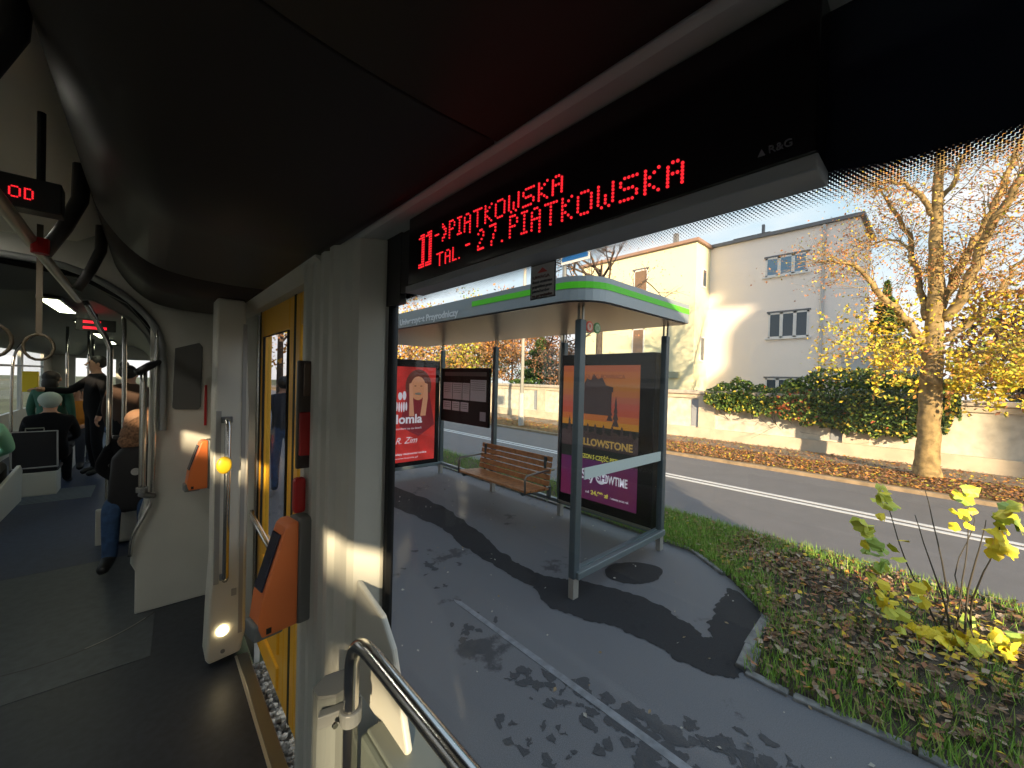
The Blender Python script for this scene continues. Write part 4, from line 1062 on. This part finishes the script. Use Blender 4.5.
for y in (.930, .895):
    for r_, row in enumerate(one):
        for c, v in enumerate(row):
            if v == '1': b.tube([(DX, y-c*.0075, 2.186-r_*.0062), (DX-.0015, y-c*.0075, 2.186-r_*.0062)], .0024, 8)
b.build('led_text', M_led, dp)
text('maker_mark', 'R&G', .012, (DX-.0015, .139, 2.084), (0, -1, 0), (0, .1, 1), mat('mark_grey', (.16, .15, .17), .5), dp)
lg = MB(); lg.add([(DX-.0015, .150, 2.0835), (DX-.0015, .142, 2.0835), (DX-.0015, .146, 2.092)], [(0, 1, 2)]); lg.build('maker_mark', MATS['mark_grey'], dp)
# sticker on the glass
stk = thing('notice_sticker', 'small white sticker with red triangle on the glass under the display', 'sticker', (WX-.001, .54, 2.0))
MB().box(WX-.0016, WX-.0004, .503, .570, 1.982, 2.052).build('backing', mat('stk_dark', (.05, .05, .055), .5), stk)
MB().box(WX-.0024, WX-.0016, .506, .567, 1.985, 2.049).build('face', mat('stk_face', (.42, .41, .42), .6), stk)
b = MB(); b.add([(WX-.0030, .551, 2.033), (WX-.0030, .523, 2.033), (WX-.0030, .537, 2.043)], [(0, 1, 2)]); b.build('triangle', mat('stk_red', (.5, .06, .05), .5), stk)
for i, s_ in enumerate(['UWAGA', 'drzwi otwierane', 'przyciskiem przez', 'pasażerów', 'na przystanku']):
    text('line', s_, .0085, (WX-.003, .563, 2.022-i*.009), (0, -1, 0), (0, 0, 1), mat('stk_ink', (.16, .08, .08), .5) if i in (0, 4) else mat('stk_ink2', (.10, .10, .12), .5), stk, width=.045 if i in (0, 3) else .052)

# --- door
dr = struct(thing('door_1', None, None, (.52, 2.4, .1)))
dr['kind'] = 'structure'
dfm = MB(); X0, X1 = .495, .535
dfm.box(X0, X1, 2.70, 2.80, .18, 2.19).box(X0, X1, 2.06, 2.14, .18, 2.19).box(X0, X1, 2.14, 2.70, 2.04, 2.19).box(X0, X1, 2.14, 2.70, .18, .86)
dfm.box(X0-.012, X1-.02, 2.22, 2.62, .22, .34).box(X0-.012, X1-.02, 2.22, 2.62, .40, .78)
dfm.build('door_leaf', M_yellow, dr, bevel=.008)
MB().box(.512, .516, 2.14, 2.70, .86, 2.04).build('door_glass', glass_mat('door_glass', (.82, .82, .84), .03, k=.12), dr)
gz = MB()
gz.tube([(X0-.002, 2.145, .87), (X0-.002, 2.145, 2.03), (X0-.002, 2.695, 2.03), (X0-.002, 2.695, .87), (X0-.002, 2.145, .87)], .007, 6); gz.build('glazing_seal', M_rubber, dr)
MB().box(X0, X1, 2.03, 2.058, .17, 2.19).box(X0, X1, 2.80, 2.83, .17, 2.19).build('door_seal', M_rubber, dr)
MB().tube([(.44, 2.66, 1.02), (.43, 2.60, 1.02), (.43, 2.12, .99), (.46, 2.06, .99)], .014, 10).build('door_handle', M_steel, dr, smooth=True)
d2 = struct(thing('door_2', None, None, (.52, 1.8, .1)))
MB().box(X0, X1, 1.62, 1.70, .18, 2.19).box(X0, X1, 1.95, 2.028, .18, 2.19).box(X0, X1, 1.70, 1.95, 2.04, 2.19).box(X0, X1, 1.70, 1.95, .18, .86).build('door_leaf', M_yellow, d2, bevel=.008)
MB().box(.512, .516, 1.70, 1.95, .86, 2.04).build('door_glass', MATS['door_glass'], d2)
MB().tube([(.492, 2.835, .2), (.492, 2.835, 2.17)], .012, 8).build('door_rod', M_steel, dr)

# --- cover beside the door with grab bar, button and lamp
cv = thing('door_post_cover', 'cream door post cover with flared foot beside the yellow door', 'cover', (.33, 2.8, .17))
cm = MB()
front = [(.247, .20), (.262, .17), (.41, .185), (.432, .30), (.432, 1.6), (.405, 2.235), (.272, 2.235), (.268, 1.6), (.268, .75), (.256, .5)]
cm.prism(front, 'y', 2.74, 2.92); cm.build('cover', M_white2, cv, bevel=.012)
MB().box(.275, .30, 2.734, 2.741, .62, 1.60).build('groove', mat('groove', (.32, .32, .3), .5), cv)
MB().box(.395, .415, 2.735, 2.741, .30, 2.1).build('side_strip', MATS['groove'], cv)
MB().box(.36, .385, 2.7345, 2.741, .53, .57).build('small_mark', MATS['groove'], cv)
lm = MB(); lm.tube([(.322, 2.742, .345), (.322, 2.730, .345)], .028, 20); lm.build('step_lamp', M_lamp, cv)
sc_ = MB(); sc_.tube([(.325, 2.742, .225), (.325, 2.734, .225)], .011, 12); sc_.build('screw', M_hous, cv)
gb = thing('grab_bar', 'vertical steel grab bar on the door post cover', 'handrail', (.325, 2.70, .65))
MB().tube([(.325, 2.74, 1.545), (.325, 2.70, 1.55), (.325, 2.685, 1.52), (.325, 2.685, .68), (.325, 2.70, .65), (.325, 2.74, .655)], .0155, 12).build('bar', M_steel, gb, smooth=True)
MB().obox((.325, 2.735, 1.55), (.028, 0, 0), (0, .008, 0), (0, 0, .018)).build('mount', M_hous, gb, bevel=.004)
MB().obox((.325, 2.735, .655), (.022, 0, 0), (0, .008, 0), (0, 0, .018)).build('mount', M_hous, gb, bevel=.004)
yb_ = thing('stop_button', 'yellow oval stop button on the steel grab bar of the door post', 'button', (.305, 2.67, 1.3))
MB().ell((.308, 2.668, 1.305), (.036, .014, .048), 0, 18, 10).build('button', M_ybtn, yb_, smooth=True)
MB().box(.30, .345, 2.668, 2.70, 1.27, 1.34).build('clamp', M_hous, yb_, bevel=.003)

# --- red emergency handle box on the pillar
em = thing('emergency_handle', 'dark emergency handle box with red cover on the pillar edge above the orange validator', 'handle', (.44, 1.68, 1.6))
MB().box(.438, .492, 1.668, 1.69, 1.45, 1.85).build('case', mat('em_case', (.05, .035, .03), .3), em, bevel=.006)
MB().box(.445, .485, 1.655, 1.672, 1.50, 1.66).build('red_handle', M_red, em, bevel=.004)
MB().box(.455, .485, 1.655, 1.672, 1.72, 1.84).build('window', mat('em_win', (.12, .08, .06), .2), em, bevel=.002)
MB().box(.430, .470, 1.650, 1.69, 1.29, 1.42).build('red_cover', M_red, em, bevel=.012)
# make it visible on the inner ribbed face
em.location = (.400, 1.60, 1.62)

# --- ticket validators
def validator(label, loc, rz, sc=1.0):
    t = thing('ticket_validator', label, 'ticket validator', loc)
    bk = MB().box(-.055, .055, .055, .125, -.235, .235).build('back_housing', M_hous, bevel=.012); bk.parent = t
    # orange body: side profile (y,z) extruded across x, leaning back at the top
    b = MB().prism([(.055, .232), (.055, -.225), (-.085, -.225), (-.10, -.18), (-.085, -.06), (.0, .215), (.02, .232)], 'x', -.060, .060)
    o = b.build('front_cover', M_orange, bevel=.010); o.parent = t
    # screen set in the sloping face
    a, c = Vector((0, -.0805, -.04)), Vector((0, -.012, .185)); u_ = (c-a).normalized(); n = Vector((0, -u_.z, u_.y))
    s = MB().obox((a+c)/2+n*.002, Vector((.040, 0, 0)), u_*((c-a).length/2), n*.004).build('screen', M_screen, bevel=.003); s.parent = t
    m = MB().box(-.055, .055, -.115, .0, -.236, -.165).build('card_slot', M_hous, bevel=.01); m.parent = t
    k = MB().obox((.05, -.06, -.20), (.012, 0, 0), (0, .01, 0), (0, 0, .012)).build('lock', M_black); k.parent = t
    t.rotation_euler = (0, 0, rz); t.scale = (sc, sc, sc)
    return t
validator('large orange ticket validator with dark screen on the pillar beside the window', (.345, 1.56, 1.115), R(-82), .80)
validator('smaller looking orange ticket validator on the far partition panel', (.27, 3.60, 1.15), R(-84), .76)

# --- partition at the articulation
pt = struct(MB().prism([(.0, 2.25), (-.005, 1.0), (-.03, .80), (-.075, .62), (-.085, .50), (-.06, .44), (-.06, FZ), (.50, FZ), (.50, 2.25)], 'y', 3.70, 3.78).build('wall_partition', M_white, bevel=.008))
MB().prism([(.13, 1.98), (.265, 2.03), (.285, 2.0), (.28, 1.56), (.265, 1.54), (.135, 1.545), (.12, 1.56)], 'y', 3.690, 3.701).build('dark_panel', mat('panel_dark', (.10, .10, .095), .4), pt, bevel=.003)
MB().box(.30, .315, 3.69, 3.70, 1.42, 1.72).build('red_strip', M_red, pt)
MB().box(-1.9, -1.35, 3.70, 3.78, FZ, 2.5).build('left_partition', M_white, pt)
bw = MB()
for i in range(9):
    y = 3.80+i*.11
    bw.prism([(.04+.02*(i % 2), 2.3), (.035+.02*(i % 2), 1.0), (-.06+.02*(i % 2), .6), (-.05+.02*(i % 2), .14), (.5, .14), (.5, 2.3)], 'y', y, y+.06)
bw.build('bellows', mat('bellows_grey', (.28, .29, .29), .6), pt)
MB().box(.10, .5, 3.78, 4.85, FZ, 2.3).build('bellows_wall', M_hous, pt)
# arch frames
def arch(y, m, sc, name):
    b = MB(); pts = [(.07, y, 1.4), (.068, y, 1.9), (.03, y, 2.10), (-.06, y, 2.24), (-.20, y, 2.36), (-.40, y, 2.45), (-.7, y, 2.47), (-1.0, y, 2.45), (-1.2, y, 2.36), (-1.34, y, 2.24), (-1.43, y, 2.10), (-1.46, y, 1.9), (-1.46, y, FZ)]
    pts = [((p[0]+.7)*sc-.7, p[1], p[2] if p[2] < 1.9 else 1.9+(p[2]-1.9)*sc) for p in pts]
    b.tube(densify([Vector(p) for p in pts], [.035]*len(pts), 3)[0], .022, 8, caps=False); return b.build(name, m, ceil, smooth=True)
arch(3.68, mat('arch_grey', (.20, .21, .21), .4), 1, 'gangway_arch'); arch(3.86, M_black, .97, 'gangway_arch'); arch(4.90, MATS['arch_grey'], .96, 'gangway_arch')
b = MB().prism([(.5, 2.95), (.5, 2.0), (.09, 2.0), (.04, 2.14), (-.06, 2.27), (-.20, 2.385), (-.40, 2.475), (-.7, 2.49), (-1.0, 2.475), (-1.2, 2.385), (-1.34, 2.27), (-1.44, 2.1), (-1.9, 2.1), (-1.9, 2.95)], 'y', 3.715, 3.76); b.build('gangway_header', M_white, ceil)
gc = loft([(0, 2.1), (-.12, 2.27), (-.35, 2.40), (-.7, 2.43), (-1.05, 2.40), (-1.28, 2.27), (-1.4, 2.1)], [3.76, 4.95]).build('gangway_ceiling', mat('gangway_dark', (.06, .06, .06), .6), ceil, smooth=True)
for i, y in enumerate((6.2, 8.6, 11.0, 13.6)):
    cl_ = thing('ceiling_light', ['ceiling light strip just beyond the gangway', 'second ceiling light strip beyond the gangway', 'third ceiling light strip beyond the gangway', 'farthest ceiling light strip at the car end'][i], 'lamp', (-.7, y, 2.46), 'ceiling light strips')
    MB().box(-.78, -.62, y-.6, y+.6, 2.455, 2.48).build('lamp_frame', M_grey, cl_)
    MB().box(-.76, -.64, y-.58, y+.58, 2.448, 2.455).build('diffuser', mat('diffuser_rear', (.8, .85, .6), .5, emit=(.95, 1, .7), estr=4.0), cl_)
rc_ = loft([(.5, 2.15), (.2, 2.15), (.0, 2.2), (-.15, 2.38), (-.35, 2.48), (-.7, 2.5), (-1.05, 2.48), (-1.25, 2.38), (-1.4, 2.2), (-1.9, 2.15)], [4.95, 16]).build('rear_ceiling', mat('rear_ceil', (.11, .11, .10), .45), ceil, smooth=True)
# --- left wall with windows, behind camera and ahead
LW = -1.92
wl = struct(MB().box(LW-.05, LW, -5, 16, 0, .95).build('wall_left', M_white))
MB().box(LW-.05, LW, -5, 16, 2.15, 2.96).build('upper_panel', M_grey, wl)
open_ = [(-2.55, -1.75), (-.9, .9), (1.1, 2.9), (4.9, 6.6), (6.8, 8.6), (8.8, 10.6), (10.9, 12.6), (12.8, 14.9)]
cur = -5.0; nn_ = 2
for a0, a1 in open_:
    MB().box(LW-.05, LW, cur, a0, .95, 2.15).build('pier', M_white, wl); cur = a1
    w_ = struct(MB().box(LW-.03, LW-.025, a0, a1, .95, 2.15).build('window_%d' % nn_, G_win)); nn_ += 1
    f = MB(); f.box(LW-.02, LW+.01, a0, a1, 1.82, 1.86)
    f.build('window_bar', M_hous, w_)
MB().box(LW-.05, LW, cur, 16, .95, 2.15).build('pier', M_white, wl)
# right wall beyond the gangway
wq = struct(MB().box(.5, .55, 4.85, 16, 0, .95).build('wall_right_rear', M_white))
MB().box(.5, .55, 4.85, 16, 2.1, 2.96).build('upper_panel', M_white, wq)
cur = 4.85
for a0, a1 in ((5.6, 7.4), (7.8, 9.6), (10, 11.8), (12.2, 14)):
    MB().box(.5, .55, cur, a0, .95, 2.1).build('pier', M_white, wq); cur = a1
    w_ = struct(MB().box(.52, .525, a0, a1, .95, 2.1).build('window_%d' % nn_, G_win)); nn_ += 1
MB().box(.5, .55, cur, 16, .95, 2.1).build('pier', M_white, wq)
# ends of the car
we = struct(MB().box(-1.95, .55, 16, 16.1, 0, 1.0).build('wall_front', M_white))
MB().box(-1.95, .55, 16, 16.1, 2.1, 2.96).box(-1.95, -1.5, 16, 16.1, 1.0, 2.1).box(.2, .55, 16, 16.1, 1, 2.1).box(-.72, -.6, 16, 16.1, 1, 2.1).build('end_frame', M_white, we)
w_ = struct(MB().box(-1.5, .2, 16.04, 16.045, 1, 2.1).build('window_%d' % nn_, G_win)); nn_ += 1
struct(MB().box(-1.95, .62, -5.1, -5, 0, 2.96).build('wall_rear', M_white))
# --- hanging display over the aisle
M_rod = mat('rail_dull', (.55, .50, .38), .3, .8)
d3 = thing('aisle_display', 'small hanging black display with red letters over the aisle', 'display', (-.35, 1.9, 2.35))
MB().box(-.60, -.212, 1.90, 1.97, 2.303, 2.400).build('housing', M_black, d3, bevel=.004)
b = MB(); led_items = []
def fwd_led(chars, x0, face, p, zt, rad, m, parent):
    b = MB(); x = x0
    for ch in chars:
        for r_, row in enumerate(FONT[ch]):
            for c, v in enumerate(row):
                if v == '1': b.tube([(x+c*p, face, zt-r_*p), (x+c*p, face-.002, zt-r_*p)], rad, 6)
        x += (len(FONT[ch][0])+1)*p
    b.build('led_text', m, parent)
fwd_led('OD', -.316, 1.899, .0050, 2.362, .0024, M_led, d3)
for x_ in (-.26, -.5): MB().tube([(x_, 1.935, 2.40), (x_, 1.935, 2.62)], .010, 8).build('bracket', M_black, d3)
d4 = thing('aisle_display', 'far hanging display with a red glow in the next tram section', 'display', (-.5, 7, 2.4))
MB().box(-.66, -.32, 7.0, 7.06, 2.28, 2.42).build('housing', M_black, d4, bevel=.004)
MB().box(-.60, -.45, 6.994, 7.0, 2.37, 2.40).box(-.60, -.40, 6.994, 7.0, 2.30, 2.33).build('led_text', M_ledfar, d4)
MB().tube([(-.5, 7.03, 2.40), (-.5, 7.03, 2.52)], .02, 8).build('bracket', M_black, d4)
# --- overhead rails and brackets
orl = thing('overhead_rail', 'long overhead steel grab rail running along the aisle', 'handrail', (-.3, 2, 2.2))
MB().tube([(-.235, -.5, 2.17), (-.29, 1.65, 2.245), (-.33, 3.60, 2.24)], .018, 10).build('rail', M_rod, orl, smooth=True)
for y in (1.15, 2.15, 3.0):
    MB().tube([(-.28, y, 2.22), (-.235, y+.02, 2.33), (-.20, y+.05, 2.45), (-.195, y+.05, 2.58)], [.020, .022, .024, .026], 10).build('bracket', mat('bracket_dark', (.03, .028, .028), .4), orl, smooth=True)
for y in (2.05,): MB().tube([(-.275, y, 2.2), (-.275, y+.001, 2.25)], .021, 10).build('rail_collar', M_red, orl)
for i, (x, y) in enumerate(((-.50, 2.75), (-.66, 3.2), (-.45, 3.35))):
    sg = thing('grab_strap', ['looped tan grab strap nearest the small hanging display', 'looped tan grab strap in the middle of the aisle', 'looped tan grab strap closest to the gangway arch'][i], 'strap', (x, y, 2.2), 'grab straps under the aisle ceiling')
    pts = [Vector((x+math.cos(R(a))*.055, y, 1.93+math.sin(R(a))*.07)) for a in range(90, 451, 24)]
    MB().tube(pts, .007, 6).build('loop', mat('strap_tan', (.08, .06, .035), .6), sg, smooth=True)
    MB().box(x-.012, x+.012, y-.002, y+.002, 2.0, 2.60).build('strap', MATS['strap_tan'], sg)

# poles
def pole(label, pts, r_=.017, m=None):
    t = thing('grab_pole', label, 'handrail', pts[-1]); MB().tube(densify([Vector(p) for p in pts], [r_]*len(pts), 4)[0], r_, 10).build('pole', m or M_steel, t, smooth=True)
    MB().tube([Vector(pts[-1]), Vector(pts[-1])+Vector((0, 0, .03))], r_*1.7, 12).build('floor_flange', M_hous, t)
    return t
pole('steel pole at the gangway edge beside the partition', [(-.03, 3.62, 1.83), (-.03, 3.62, 1.3), (-.03, 3.62, 1.0)], .019)
cl = thing('pole_clamp', 'black upper clamp joining the gangway pole to the partition edge', 'clamp', (-.03, 3.63, 1.83))
MB().tube([(.05, 3.675, 1.88), (.0, 3.64, 1.85), (-.065, 3.60, 1.80)], [.018, .026, .022], 10).build('clamp_body', M_black, cl, smooth=True)
cl = thing('pole_clamp', 'dark lower clamp holding the foot of the gangway pole', 'clamp', (-.03, 3.63, .98))
MB().tube([(.03, 3.675, .95), (.0, 3.64, .965), (-.035, 3.62, .99)], [.018, .022, .024], 10).build('clamp_body', M_hous, cl, smooth=True)
et = thing('edge_trim', 'curved steel trim following the partition edge from arch to floor', 'trim', (0, 3.66, FZ))
MB().tube(densify([Vector(p) for p in [(.035, 3.67, 2.1), (.03, 3.67, 1.6), (.02, 3.67, .98), (-.01, 3.67, .84), (-.07, 3.67, .70), (-.085, 3.67, .56)]], [.012]*6, 5)[0], .012, 8).build('trim', M_steel, et, smooth=True)
pole('bent steel pole hanging from the ceiling beyond the gangway', [(-.418, 5, 2.40), (-.327, 5, 2.178), (-.27, 5, 2.03), (-.262, 5, 1.85), (-.262, 5, .7), (-.262, 5, FZ)], .02)
pole('slim steel pole just behind the bent pole', [(-.20, 5.6, 2.4), (-.19, 5.6, 1.9), (-.19, 5.6, .7), (-.19, 5.6, FZ)], .018)
pole('steel pole near the dark haired passenger', [(-.98, 9.5, 2.5), (-.98, 9.5, FZ)], .018)
pole('far steel pole in the middle of the aisle', [(-.80, 10.2, 2.5), (-.80, 10.2, FZ)], .018)
pole('curved pole before the left windows', [(-1.2, 8.8, 2.3), (-1.36, 8.8, 2.1), (-1.42, 8.8, 1.7), (-1.42, 8.8, FZ)], .016)
pole('farthest steel pole near the car end', [(-.95, 13, 2.5), (-.95, 13, FZ)], .02)
yv = thing('ticket_validator', 'small yellow validator on a pole before the left windows', 'ticket validator', (-1.42, 10, 1.6))
MB().tube([(-1.42, 10, FZ), (-1.42, 10, 1.75)], .018, 8).build('pole', M_steel, yv); MB().box(-1.5, -1.33, 9.9, 10.0, 1.42, 1.75).build('body', mat('val_yellow', (.85, .62, .02), .4, emit=None), yv, bevel=.01)

# --- window-side bent rail by the camera, column and ledge
wrl = thing('window_rail', 'bent polished steel rail at the window beside the white pillar', 'handrail', (.39, 1.0, .7))
pts = [Vector((.392, 1.01, .30)), Vector((.392, 1.01, .9)), Vector((.392, 1.008, 1.04))]
for i in range(1, 8): th = R(90*i/8); pts.append(Vector((.393, 1.008-.085*(1-math.cos(th)), 1.062+.095*math.sin(th))))
pts += [Vector((.394, .90, 1.160)), Vector((.40, .5, 1.160)), Vector((.40, -.6, 1.155))]
MB().tube(pts, .019, 18).build('tube', M_steel, wrl, smooth=True)
b = MB(); b.tube([(.392, 1.01, .925), (.392, 1.01, .960)], .027, 16); b.obox((.375, 1.035, .942), (.05, -.012, 0), (.006, .012, 0), (0, 0, .016)); b.build('clamp', M_hous, wrl, bevel=.003)
b = MB(); b.tube([(.352, 1.008, .942), (.352, 1.001, .942)], .007, 10); b.build('clamp_bolt', M_steel, wrl)
rc2 = thing('grey_column', 'grey round column standing behind the bent window rail', 'column', (.375, 1.12, FZ))
cc = []; n = 28
for i in range(n):
    th = 2*math.pi*i/n; r_ = .053+(.004 if i % 4 == 0 else 0); cc.append((.382+math.cos(th)*r_, 1.095+math.sin(th)*r_*.8))
MB().prism(cc, 'z', FZ, .975).build('shaft', mat('column_grey', (.15, .165, .16), .4), rc2, smooth=False)
cc2 = [(.378+(x-.378)*.98, 1.095+(y-1.095)*.98) for x, y in cc]
MB().prism(cc2, 'z', .975, .983).build('cap', M_hous, rc2)
ldg = thing('equipment_box', 'grey green box under the window behind the steel rail', 'box', (.5, .8, .5))
MB().box(.425, .57, .15, 1.03, FZ, .86).build('body', mat('box_grey', (.10, .12, .11), .45), ldg, bevel=.012)
MB().box(.440, .565, .17, 1.02, .86, .872).build('lid', mat('box_lid', (.13, .15, .14), .4), ldg, bevel=.005)
# --- seats
def seat(label, x, y, rz, shell=M_white2, back=None, grp='passenger seats', sc=1.0):
    t = thing('passenger_seat', label, 'seat', (x, y, FZ), grp); back = back or mat('seat_dark', (.02, .018, .022), .7)
    def p(mb, n, m, **k): o = mb.build(n, m, **k); o.parent = t; return o
    p(MB().box(-.22, .22, -.12, .24, .0, .36), 'pedestal', shell, bevel=.02)
    p(MB().box(-.23, .23, -.24, .22, .36, .42), 'seat_cushion', back, bevel=.02)
    p(MB().prism([(.20, .38), (.24, .38), (.30, 1.0), (.27, 1.0)], 'x', -.22, .22), 'backrest', back, bevel=.01)
    f = MB(); f.tube([(-.225, .262, .44), (-.225, .315, .99), (.225, .315, .99), (.225, .262, .44), (-.225, .262, .44)], .012, 6); p(f, 'back_frame', mat('seat_frame', (.40, .38, .38), .4))
    g = MB(); g.tube([(-.09, .30, 1.0), (-.09, .31, 1.04), (.09, .31, 1.04), (.09, .30, 1.0)], .010, 6); p(g, 'grab_handle', M_steel2)
    t.rotation_euler = (0, 0, rz); t.scale = (sc, sc, sc)
    return t
seat('dark backed seat of the passenger in the pale hat', -1.08, 8.12, R(180), sc=.86); seat('cream seat under the passenger in the mint jacket', -1.42, 6.55, R(180))
seat('cream seat under the passenger with the black bag', -.05, 5.45, 0); seat('seat under the passenger in blue jeans', -.75-.25, 10.9, R(90)); seat('far seat under the orange jacket passenger', -1.15, 9.9, 0)
# cream seat side of the mint passenger
sbx = thing('seat_console', 'cream side panel of the seat at the left edge', 'panel', (-1.2, 7, FZ))
MB().prism([(6.3, FZ), (7.75, FZ), (7.80, .52), (7.70, .60), (6.3, .46)], 'x', -1.20, -1.165).build('panel', M_white2, sbx, bevel=.01)
sb2 = thing('seat_console', 'low cream panel beside the legs of the passenger with the black bag', 'panel', (-.3, 5.6, FZ))
MB().box(-.36, .30, 5.30, 5.34, FZ+.02, .50).build('panel', M_white2, sb2, bevel=.01)
# --- passengers
z0 = FZ
person('person in black coat and blue jeans sitting with a black bag beside the gangway pole', (-.03, 5.05, z0), R(-12), sit(.14, {'elL': (.27, -.10, .80), 'elR': (-.27, -.10, .80), 'wrL': (.14, -.17, .70), 'wrR': (-.14, -.17, .70), 'paL': (.08, -.20, .69), 'paR': (-.08, -.20, .69)}), C(C_blk, C_jean), (H_fair, 'long'))
bg_ = thing('backpack', 'black backpack with a pale round badge on the lap of the seated passenger', 'bag', (-.06, 4.80, .72))
MB().prism([(-.20, .60), (.10, .60), (.15, .70), (.13, 1.08), (.08, 1.16), (-.16, 1.16), (-.23, 1.06), (-.25, .72)], 'y', 4.64, 4.86).build('bag_body', mat('bag_black', (.016, .016, .018), .7), bg_, smooth=True, bevel=.05)
b = MB(); b.tube([(-.08, 4.625, .95), (-.08, 4.64, .95)], .03, 14); b.build('badge', mat('badge_pale', (.5, .5, .48), .4), bg_)
b = MB(); b.tube([(-.16, 4.76, 1.12), (-.10, 4.76, 1.20), (.0, 4.76, 1.19), (.04, 4.76, 1.11)], .012, 6); b.build('strap', C_blk, bg_)
hd2 = thing('fur_hood', 'brown fur trimmed hood lying on the shoulders of the bag passenger', 'hood', (0, 5.0, 1.2))
MB().ell((.0, 4.78, 1.30), (.20, .16, .13), 0, 16, 10, Matrix.Rotation(R(-25), 3, 'Y')).ell((.08, 4.86, 1.38), (.15, .14, .13), 0, 14, 10).ell((-.10, 4.76, 1.20), (.10, .10, .08), 0, 12, 8).build('hood_fur', mat('fur_brown', (.30, .16, .09), .9, var=.5, vscale=50), hd2, smooth=True)
arm_out = {'elR': (-.26, -.20, 1.22), 'wrR': (-.22, -.46, 1.25), 'paR': (-.21, -.53, 1.26)}
person('man in a dark suit standing in the aisle and reaching out', (-.62, 9.0, z0), R(-70), stand(1.80, arm_out), C(C_blk, C_blk), (H_blk, 'short'), sc=1.05)
person('person in a brown coat with a black hair bun standing by the rear poles', (-.21, 7.6, z0), R(150), stand(1.74), C(C_brn, C_blk), (H_blk, 'bun'))
person('person in a pale knitted hat and black jacket seen from behind', (-.99, 8.20, z0-.03), R(180), sit(.0), C(C_blk, C_blk), (H_hat, 'hat'))
person('dark haired person in a green jacket leaning over beyond the pale hat', (-1.12, 9.4, z0), R(160), stand(1.62), C(C_green, C_blk), (H_blk, 'long'))
person('person in a mint green jacket cut off by the left edge', (-1.38, 6.9, z0), R(180), sit(.02), C(C_mint, C_dk, mat('shoe_white', (.6, .6, .6), .6)), (H_brn, 'long'))
person('seated person in blue jeans and dark jacket facing the aisle', (-.98, 10.9, z0), R(90), sit(.05), C(C_navy, C_jean), (H_brn, 'short'))
person('person in an orange jacket sitting far down the car', (-.92, 9.75, z0+.05), R(0), sit(.0), C(C_or, C_navy), (H_blk, 'short'))
person('person in dark jacket and blue jeans on the pavement behind the yellow door window', (1.52, 6.8, 0), R(170), stand(1.78), C(C_navy, C_jean), (H_blk, 'short'))

# ------------------------------------------------------------------ sun blockers added behind the tram (out of frame, shaped to throw shade)
bt = thing('shade_slab', 'tall notched slab added out of view behind the tram to shade the facade', 'house', (-9, -35, 0))
MB().prism([(-30.6, 0), (-44, 0), (-44, 21.5), (-29.9, 20.5), (-29.8, 16.2), (-30.9, 16.2), (-30.5, 15.6), (-32.4, 15.5), (-31.6, 14.9), (-31.2, 14.2), (-31.2, 12.8), (-30.2, 12)], 'x', -8.6, -8.0).build('wall', M_house, bt)  # notched outline cuts the sun patch on the house facade
kt = thing('low_sun_block', 'low flat roofed block added out of view behind the tram to stop sun', 'house', (-9, -2, 0))
MB().box(-11, -8, -10, 8, 0, 3.95).build('wall', M_house, kt)  # added to hold low sun off the left tram windows
MB().box(-11.2, -7.8, -10.2, 8.2, 3.95, 4.12).build('roof', M_roofd, kt)

# glow in their own colours, added to brighten the posters
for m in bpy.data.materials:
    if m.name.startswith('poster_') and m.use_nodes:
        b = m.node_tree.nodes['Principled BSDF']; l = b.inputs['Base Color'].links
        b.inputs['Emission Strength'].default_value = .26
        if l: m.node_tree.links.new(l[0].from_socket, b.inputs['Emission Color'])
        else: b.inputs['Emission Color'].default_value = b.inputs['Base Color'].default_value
